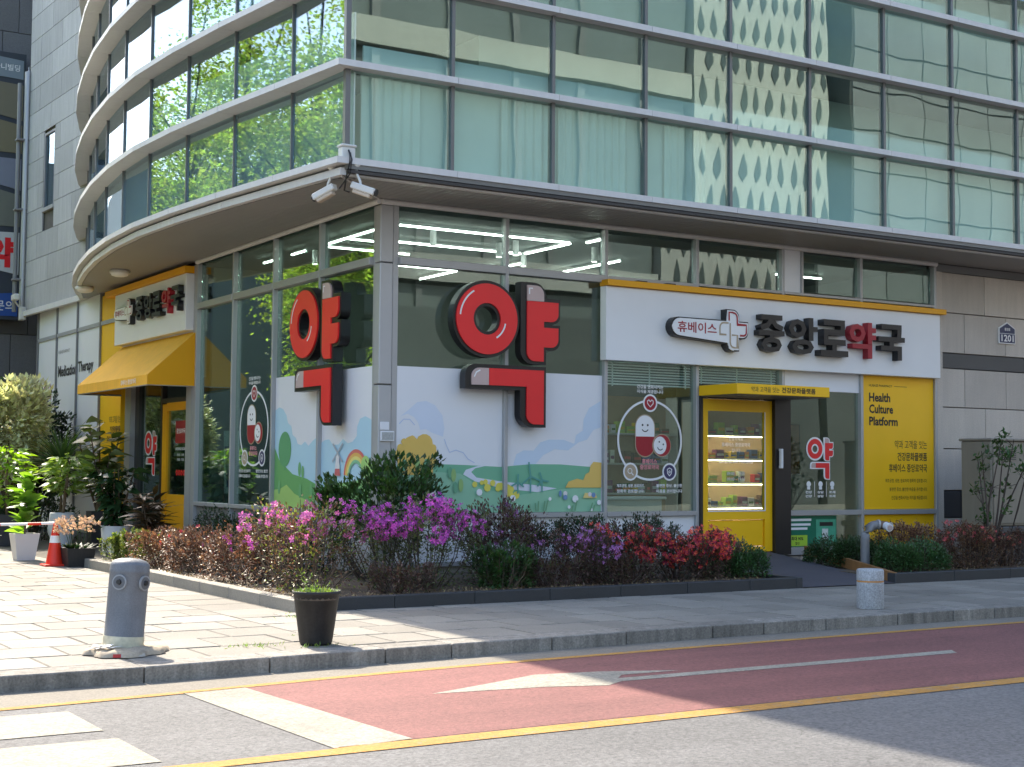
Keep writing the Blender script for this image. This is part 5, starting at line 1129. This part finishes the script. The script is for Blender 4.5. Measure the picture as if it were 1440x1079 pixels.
potted('bright green leafy plant at the left edge above the tape', 'potted_plant', 6.15, 27.0, ('square', .2, .17, .55, m_pd), ('lime', 290, 1.35, .42, .25, 1.15, .1), 7)
potted('small plant in a pale round pot at the left picture edge', 'potted_plant', 5.35, 24.6, ('cyl', .13, .10, .26, m_pg), ('lime', 30, .35, .16, .02, .6, .3), 8)
# orchids in a black box and the planter in the street
oc = thing('orchid_planter', 'black planter box of pale orange orchids beside the traffic cone', 'potted plant', (5.78, 21.0, 0)); x, y = 5.78, 21.02
MB().add([(x+a*.17, y+b*.17, 0) for a, b in ((-1, -1), (1, -1), (1, 1), (-1, 1))]+[(x+a*.2, y+b*.2, .26) for a, b in ((-1, -1), (1, -1), (1, 1), (-1, 1))], [(0, 3, 2, 1), (4, 5, 6, 7)]+[(i, (i+1) % 4, 4+(i+1) % 4, 4+i) for i in range(4)]).build('pot', m_pb, oc)
r = random.Random(9); st_ = MB(); fl = MB(); lf = MB()
for i in range(12):
    a = r.random()*2*PI; b = Vector((x+.1*math.cos(a), y+.1*math.sin(a), .24)); e = b+Vector((math.cos(a)*.14, math.sin(a)*.14-.02, r.uniform(.3, .44))); st_.tube([b, b.lerp(e, .6)+Vector((0, 0, .08)), e], .004, 4, None, False)
    for k in range(11): flower(fl, e+rv(r)*.085, rv(r)+Vector((-.2, -.8, .2)), r.uniform(.025, .038), r)
    for k in range(3): leafq(lf, b, Vector((math.cos(a+k), math.sin(a+k), .5)), Vector((0, 0, 1)), .2, .06)
st_.build('stems', lg, oc); fl.build('blossoms', for_, oc)['kind'] = 'stuff'; lf.build('leaves', lgd, oc)
po = thing('street_planter', 'round black plastic planter with small weeds on the kerb', 'planter', (4.95, 10.98, 0)); x, y = 4.95, 10.98
MB().lathe([(.118, .012), (.125, 0), (.133, .02), (.185, .40), (.195, .405), (.197, .43), (.185, .43), (.18, .40)], (x, y, 0), 36).build('pot', m_pb, po)
MB().lathe([(.182, .36), (.182, .395), (0, .405)], (x, y, 0), 24).build('soil', m_soil, po)
lf = MB(); tw = MB()
for i in range(420):
    a = r.random()*2*PI; q = .18*math.sqrt(r.random()); p = Vector((x+q*math.cos(a), y+q*math.sin(a), .40)); dv = rv(r); dv.z = abs(dv.z)+.4; leafq(lf, p+Vector((0, 0, r.random()*.03)), dv, Vector((0, 0, 1)), r.uniform(.02, .045), .012)
for i in range(10):
    p = Vector((x+r.uniform(-.14, .14), y+r.uniform(-.1, .1), .40)); e = p+Vector((r.uniform(-.06, .06), r.uniform(-.06, .06), r.uniform(.06, .19))); tw.tube([p, e], .003, 3, None, False)
    for k in range(9): leafq(lf, p.lerp(e, r.uniform(.4, 1)), rv(r)+Vector((0, 0, .4)), Vector((0, 0, 1)), .03, .014)
tw.build('stems', m_twig, po); lf.build('weeds', leafmat('leaf_weed', (.16, .22, .06), .4, .4), po)['kind'] = 'stuff'
# big shrubs at the left edge
def bush(label, x, y, rx, ry, z0, z1, leaf, n, ls, seed, name='leafy_tree'):
    r = random.Random(seed); t = thing(name, label, 'tree', (x, y, 0)); mb = MB(); tw = MB()
    cl = []
    for i in range(34):
        d = rv(r).normalized(); k = r.uniform(.45, 1); c_ = Vector((x+d.x*rx*k, y+d.y*ry*k, (z0+z1)/2+d.z*(z1-z0)/2*k)); cl.append(c_)
    for c_ in cl[:18]: tw.tube([(x+r.uniform(-.08, .08), y, 0), (x*.6+c_.x*.4, y*.6+c_.y*.4, c_.z*.55), c_], [.03, .02, .006], 6, None, False)
    for i in range(n):
        c_ = cl[r.randrange(len(cl))]; p = c_+rv(r)*.26; dv = (p-Vector((x, y, (z0+z1)/2))).normalized()+rv(r)*.7; leafq(mb, p, dv, Vector((0, 0, 1))+rv(r)*.4, ls*r.uniform(.6, 1.3), ls*.55)
    tw.build('trunk', m_twigd, t); mb.build('crown', leaf, t)['kind'] = 'stuff'
bush('pale variegated shrub in full sun at the left edge', 6.72, 29.0, .85, .6, 1.2, 3.1, lvar, 7000, .15, 71, 'variegated_shrub')
bush('tall dark feathery tree in front of the white lettered panels', 7.45, 30.4, .75, .7, .7, 2.95, lgd, 7500, .10, 72)
bush('thin wispy tree at the far left in front of the dark wall', 7.15, 33.5, .35, .5, 1.2, 3.9, lg, 2200, .10, 73)
hedge('low dark hedge behind the pots at the left', 5.9, 28.3, 7.9, 29.0, .95, lgd, 3400, .06, 74, z0=0, name='evergreen_hedge')
# trees that the left-hand glass mirrors
def street_tree(label, x, y, H, rad, seed):
    r = random.Random(seed); t = thing('street_tree', label, 'tree', (x, y, 0), group='street trees mirrored in the left glass'); tw = MB(); mb = MB(); cl = []
    tw.tube([(x, y, ZR), (x+.1, y, H*.3), (x+.2, y+.1, H*.6), (x+.1, y, H*.95)], [.2, .16, .1, .03], 9, None, False)
    for i in range(46):
        d = rv(r).normalized(); k = r.uniform(.35, 1); c_ = Vector((x+d.x*rad*k, y+d.y*rad*k, H*.56+d.z*H*.42*k)); cl.append(c_); tw.tube([(x+.1, y, max(H*.22, c_.z*.72)), c_], .045, 5, .012, False)
    for i in range(26000):
        c_ = cl[r.randrange(len(cl))]; p = c_+Vector((r.gauss(0, .42), r.gauss(0, .42), r.gauss(0, .34))); leafq(mb, p, rv(r)+Vector((0, 0, -.1)), rv(r), r.uniform(.09, .16), r.uniform(.06, .09))
    tw.build('trunk', m_twigd, t); mb.build('crown', ltree, t)['kind'] = 'stuff'
for i, (x, y, H, rad) in enumerate(((.2, 24.6, 10, 2.8), (-1.4, 29.5, 13, 3.2), (-1.8, 35.0, 14.5, 3.5), (-3.5, 41, 16, 3.8), (-7.5, 33, 14, 3.6), (-6.5, 26, 12, 3.2), (-8.5, 44, 16, 3.8))): street_tree('sunlit street tree off the left edge, mirrored in the curved glass', x, y, H, rad, 80+i)

# ------------------------------------------------------------------ street furniture
m_bol = M('bollard_grey_plastic', (.15, .16, .175), .55, var=.14, vs=6, fine=.2, fs=110, streak=.18, bump=.08, bs=60)
gb = thing('cylinder_bollard', 'grey cylindrical bollard with two round eyes, leaning on the kerb corner', 'bollard', (3.43, 11.17, 0), local=True)
gb.rotation_euler = (R(-1), R(4.2), 0)
MB().lathe([(.152, .02), (.152, .12), (.149, .125), (.149, .60), (.151, .605), (.151, .63), (.149, .635), (.149, .66), (.145, .675), (.12, .70), (.07, .715), (0, .72)], (0, 0, 0), 48).build('body', m_bol, gb)
MB().lathe([(.1535, .03), (.155, .05), (.153, .08), (.1555, .10), (.1535, .128)], (0, 0, 0), 40).build('tape_band', M('old_tape', (.50, .48, .36), .7, var=.35, vs=14), gb)
for az in (R(226), R(304)):
    d = Vector((math.cos(az), math.sin(az), 0))
    e = MB().tube([d*.143+Vector((0, 0, .535)), d*.158+Vector((0, 0, .535))], .058, 28).build('eye_ring', M('eye_ring_grey', (.28, .29, .3), .45, var=.08), gb)
    MB().tube([d*.150+Vector((0, 0, .535)), d*.1605+Vector((0, 0, .535))], .047, 24).build('eye_socket', M('eye_socket_dark', (.11, .115, .125), .5, var=.1), e)
    MB().tube([d*.158+Vector((0, 0, .537)), d*.172+Vector((0, 0, .537))], .022, 18, .018).build('eye_pupil', m_black, e)
mat_ = thing('sandbag_mat', 'crumpled tan sack with a striped edge under the grey bollard', 'sack', (3.43, 11.1, 0), local=True)
r = random.Random(3); pts = []; n = 44
vs = [(0, 0, .045)]; fs = []
for ring, (k, zz) in enumerate(((.4, .05), (.75, .05), (.95, .035), (1.0, .004))):
    for i in range(n):
        a = 2*PI*i/n; q = k*(1+.10*math.sin(3*a+1)+.07*math.sin(7*a)+.04*math.sin(13*a)); vs.append((.31*q*math.cos(a), .27*q*math.sin(a), zz+r.uniform(-.010, .012)*(ring < 3)))
for i in range(n): fs.append((0, 1+i, 1+(i+1) % n))
for ring in range(3):
    for i in range(n): a = 1+ring*n; fs.append((a+i, a+n+i, a+n+(i+1) % n, a+(i+1) % n))
MB().add(vs, fs, True).build('sack', M('sack_fabric', (.40, .33, .24), .85, var=.35, vs=9, fine=.2, fs=60), mat_)
mb = MB(); mb2 = MB()
for i in range(3, 7):
    a = R(205+i*11); k = .30+.01*math.sin(i)
    p = [Vector((math.cos(R(205+(i+j)*11))*.318, math.sin(R(205+(i+j)*11))*.285, 0)) for j in (0, 1)]
    MB().add([p[0]+Vector((0, -.006, .006)), p[1]+Vector((0, -.006, .006)), p[1]*.97+Vector((0, 0, .03)), p[0]*.97+Vector((0, 0, .03))], [(0, 1, 2, 3)]).build('red_stripe' if i % 2 else 'pale_stripe', M('stripe_red', srgb(170, 46, 40), .7, var=.3, vs=12) if i % 2 else M('stripe_pale', (.42, .38, .32), .8, var=.3, vs=12), mat_)
mb = MB()
for i in range(10):
    a = r.uniform(2.2, 4.2); c_ = Vector((math.cos(a)*.2-.02, math.sin(a)*.14, .055)); 
    v4 = [c_+Vector((r.uniform(-.09, .09), r.uniform(-.05, .05), r.uniform(0, .03))) for _ in range(4)]; mb.add(v4, [(0, 1, 2), (1, 3, 2)])
mb.build('plastic_scrap', m_film, mat_)
gbo = thing('granite_bollard', 'short speckled granite bollard with an orange groove on the pavement', 'bollard', (11.3, 11.12, 0))
m_gb = M('speckled_granite', (.40, .41, .42), .6, var=.1, vs=3, fine=.45, fs=60, bump=.15, bs=80, speck=.16, spcol=(.1, .1, .11))
x, y = 11.3, 11.12
MB().lathe([(.137, .0), (.14, .005), (.14, .275)], (x, y, 0), 36).build('shaft', m_gb, gbo); MB().lathe([(.14, .292), (.14, .39), (.134, .405), (.12, .41), (0, .412)], (x, y, 0), 36).build('cap', m_gb, gbo)
MB().lathe([(.1375, .274), (.1385, .283), (.1375, .293)], (x, y, 0), 36).build('groove_band', M('band_orange', srgb(200, 140, 70), .5, var=.15, vs=10), gbo)
sp = thing('standpipe', 'bent grey fire standpipe with a capped outlet beside the ramp', 'pipe', (14.640, 14.500, .08))
m_pipe = M('pipe_grey_paint', (.22, .22, .225), .5, .2, var=.2, vs=8)
MB().tube([(14.640, 14.500, .08), (14.640, 14.500, .5), (14.645, 14.495, .58), (14.680, 14.480, .645), (14.740, 14.450, .69), (14.810, 14.420, .705)], .062, 14).build('pipe', m_pipe, sp)
MB().lathe([(.09, .085), (.09, .1), (.066, .105)], (14.640, 14.500, 0), 16).build('base_flange', m_pipe, sp)
h_ = MB().tube([(14.800, 14.420, .705), (14.930, 14.370, .69)], .058, 14).build('outlet', M('brass_old', srgb(120, 98, 80), .5, .4, var=.2, vs=9), sp); MB().tube([(14.795, 14.422, .705), (14.820, 14.412, .704)], .07, 14).build('collar', m_alu, sp)
MB().tube([(14.880, 14.350, .69), (14.855, 14.250, .665)], .055, 14).build('cap', m_film, sp); MB().tube([(14.970, 14.360, .69), (14.970, 14.340, .69)], .05, 12).build('cap', m_alu, sp)
MB().tube([(14.856, 14.252, .666), (14.850, 14.240, .664)], .036, 12).build('cap_badge', m_pinkg, sp)
cbx = thing('utility_cabinet', 'large olive grey utility cabinet on a dark stone base at the right edge', 'cabinet', (19, 15.2, 0))
m_cb = M('cabinet_olive', (.26, .235, .185), .55, .1, var=.08, vs=1.5, streak=.1)
MB().bbox(17.66, 14.9, .62, 20.4, 15.47, 1.90, .015).build('body', m_cb, cbx); MB().bbox(17.64, 14.87, 1.901, 20.42, 15.5, 1.94, .01).build('lid', m_cb, cbx)
for a, b in ((17.70, 18.54), (18.555, 19.38), (19.395, 20.24)):
    d_ = MB().bbox(a, 14.885, .66, b, 14.899, 1.85, .004).build('door', m_cb, cbx)
    MB().bbox(b-.07, 14.86, 1.2, b-.045, 14.884, 1.34, .004).build('latch', m_grey, d_)
    for q in range(6): MB().box(a+.12, 14.878, 1.62+.03*q, a+.5, 14.884, 1.635+.03*q).build('vent_slat', m_stonedk, d_)
MB().bbox(17.70, 14.85, .1, 20.4, 15.45, .52, .01).build('plinth', m_stonebl, cbx); MB().bbox(17.66, 14.82, .52, 20.42, 15.48, .615, .01).build('plinth_cap', m_stonedk, cbx)
# traffic cone, striped barrier tape
m_cone = M('cone_orange', srgb(228, 52, 28), .5, var=.08, vs=4)
cn_ = thing('traffic_cone', 'orange traffic cone next to the black orchid planter', 'cone', (5.52, 21.25, 0)); x, y = 5.52, 21.25
MB().bbox(x-.17, y-.17, 0, x+.17, y+.17, .03, .01).build('base', m_cone, cn_)
MB().lathe([(.125, .03), (.052, .48), (.03, .60), (.026, .605), (0, .605)], (x, y, 0), 24).build('cone_body', m_cone, cn_); MB().lathe([(.0795, .33), (.0638, .43)], (x, y, 0), 24).build('white_band', m_wht, cn_)
tp = thing('barrier_tape', 'red and white striped barrier rod reaching left from the traffic cone', 'barrier', (4.9, 21.7, .5))
A_, B_ = Vector((5.52, 21.28, .605)), Vector((3.2, 22.6, .60))
nseg = 14; wst = []
for i in range(nseg):
    p, q = A_.lerp(B_, i/nseg), A_.lerp(B_, (i+1)/nseg); k0 = 4*(i/nseg)*(1-i/nseg)*-.03; k1 = 4*((i+1)/nseg)*(1-(i+1)/nseg)*-.03
    MB().tube([p+Vector((0, 0, k0)), q+Vector((0, 0, k1))], .020, 8).build('red_section' if i % 3 == 1 else 'white_section', m_cone if i % 3 == 1 else m_wht, tp)
c2 = thing('traffic_cone', 'orange traffic cone out of frame holding the far end of the rod', 'cone', (3.2, 22.6, 0)); x, y = 3.2, 22.6
MB().bbox(x-.17, y-.17, 0, x+.17, y+.17, .03, .01).build('base', m_cone, c2); MB().lathe([(.125, .03), (.052, .48), (.03, .60), (.026, .605), (0, .605)], (x, y, 0), 24).build('cone_body', m_cone, c2)
# step at the forecourt and grass between slabs
struct(MB().plan([(-6, 21.9), (5.75, 21.9), (5.75, 22.05), (5.82, 22.1), (5.82, 28), (-6, 28)], -.02, .004).build('forecourt_step', m_pav))
r = random.Random(6); mb = MB()
for cx, cy_, n in ((4.45, 11.05, 60), (4.9, 10.8, 40), (5.75, 13.0, 80), (5.2, 11.6, 25), (6.0, 13.35, 40)):
    for i in range(n): leafq(mb, Vector((cx+r.gauss(0, .12), cy_+r.gauss(0, .03), 0)), rv(r)+Vector((0, 0, 1)), rv(r), r.uniform(.02, .05), .008)
tag(mb.build('weeds', MATS['leaf_weed']), 'small weeds growing in the paving joints', 'weeds', kind='stuff')
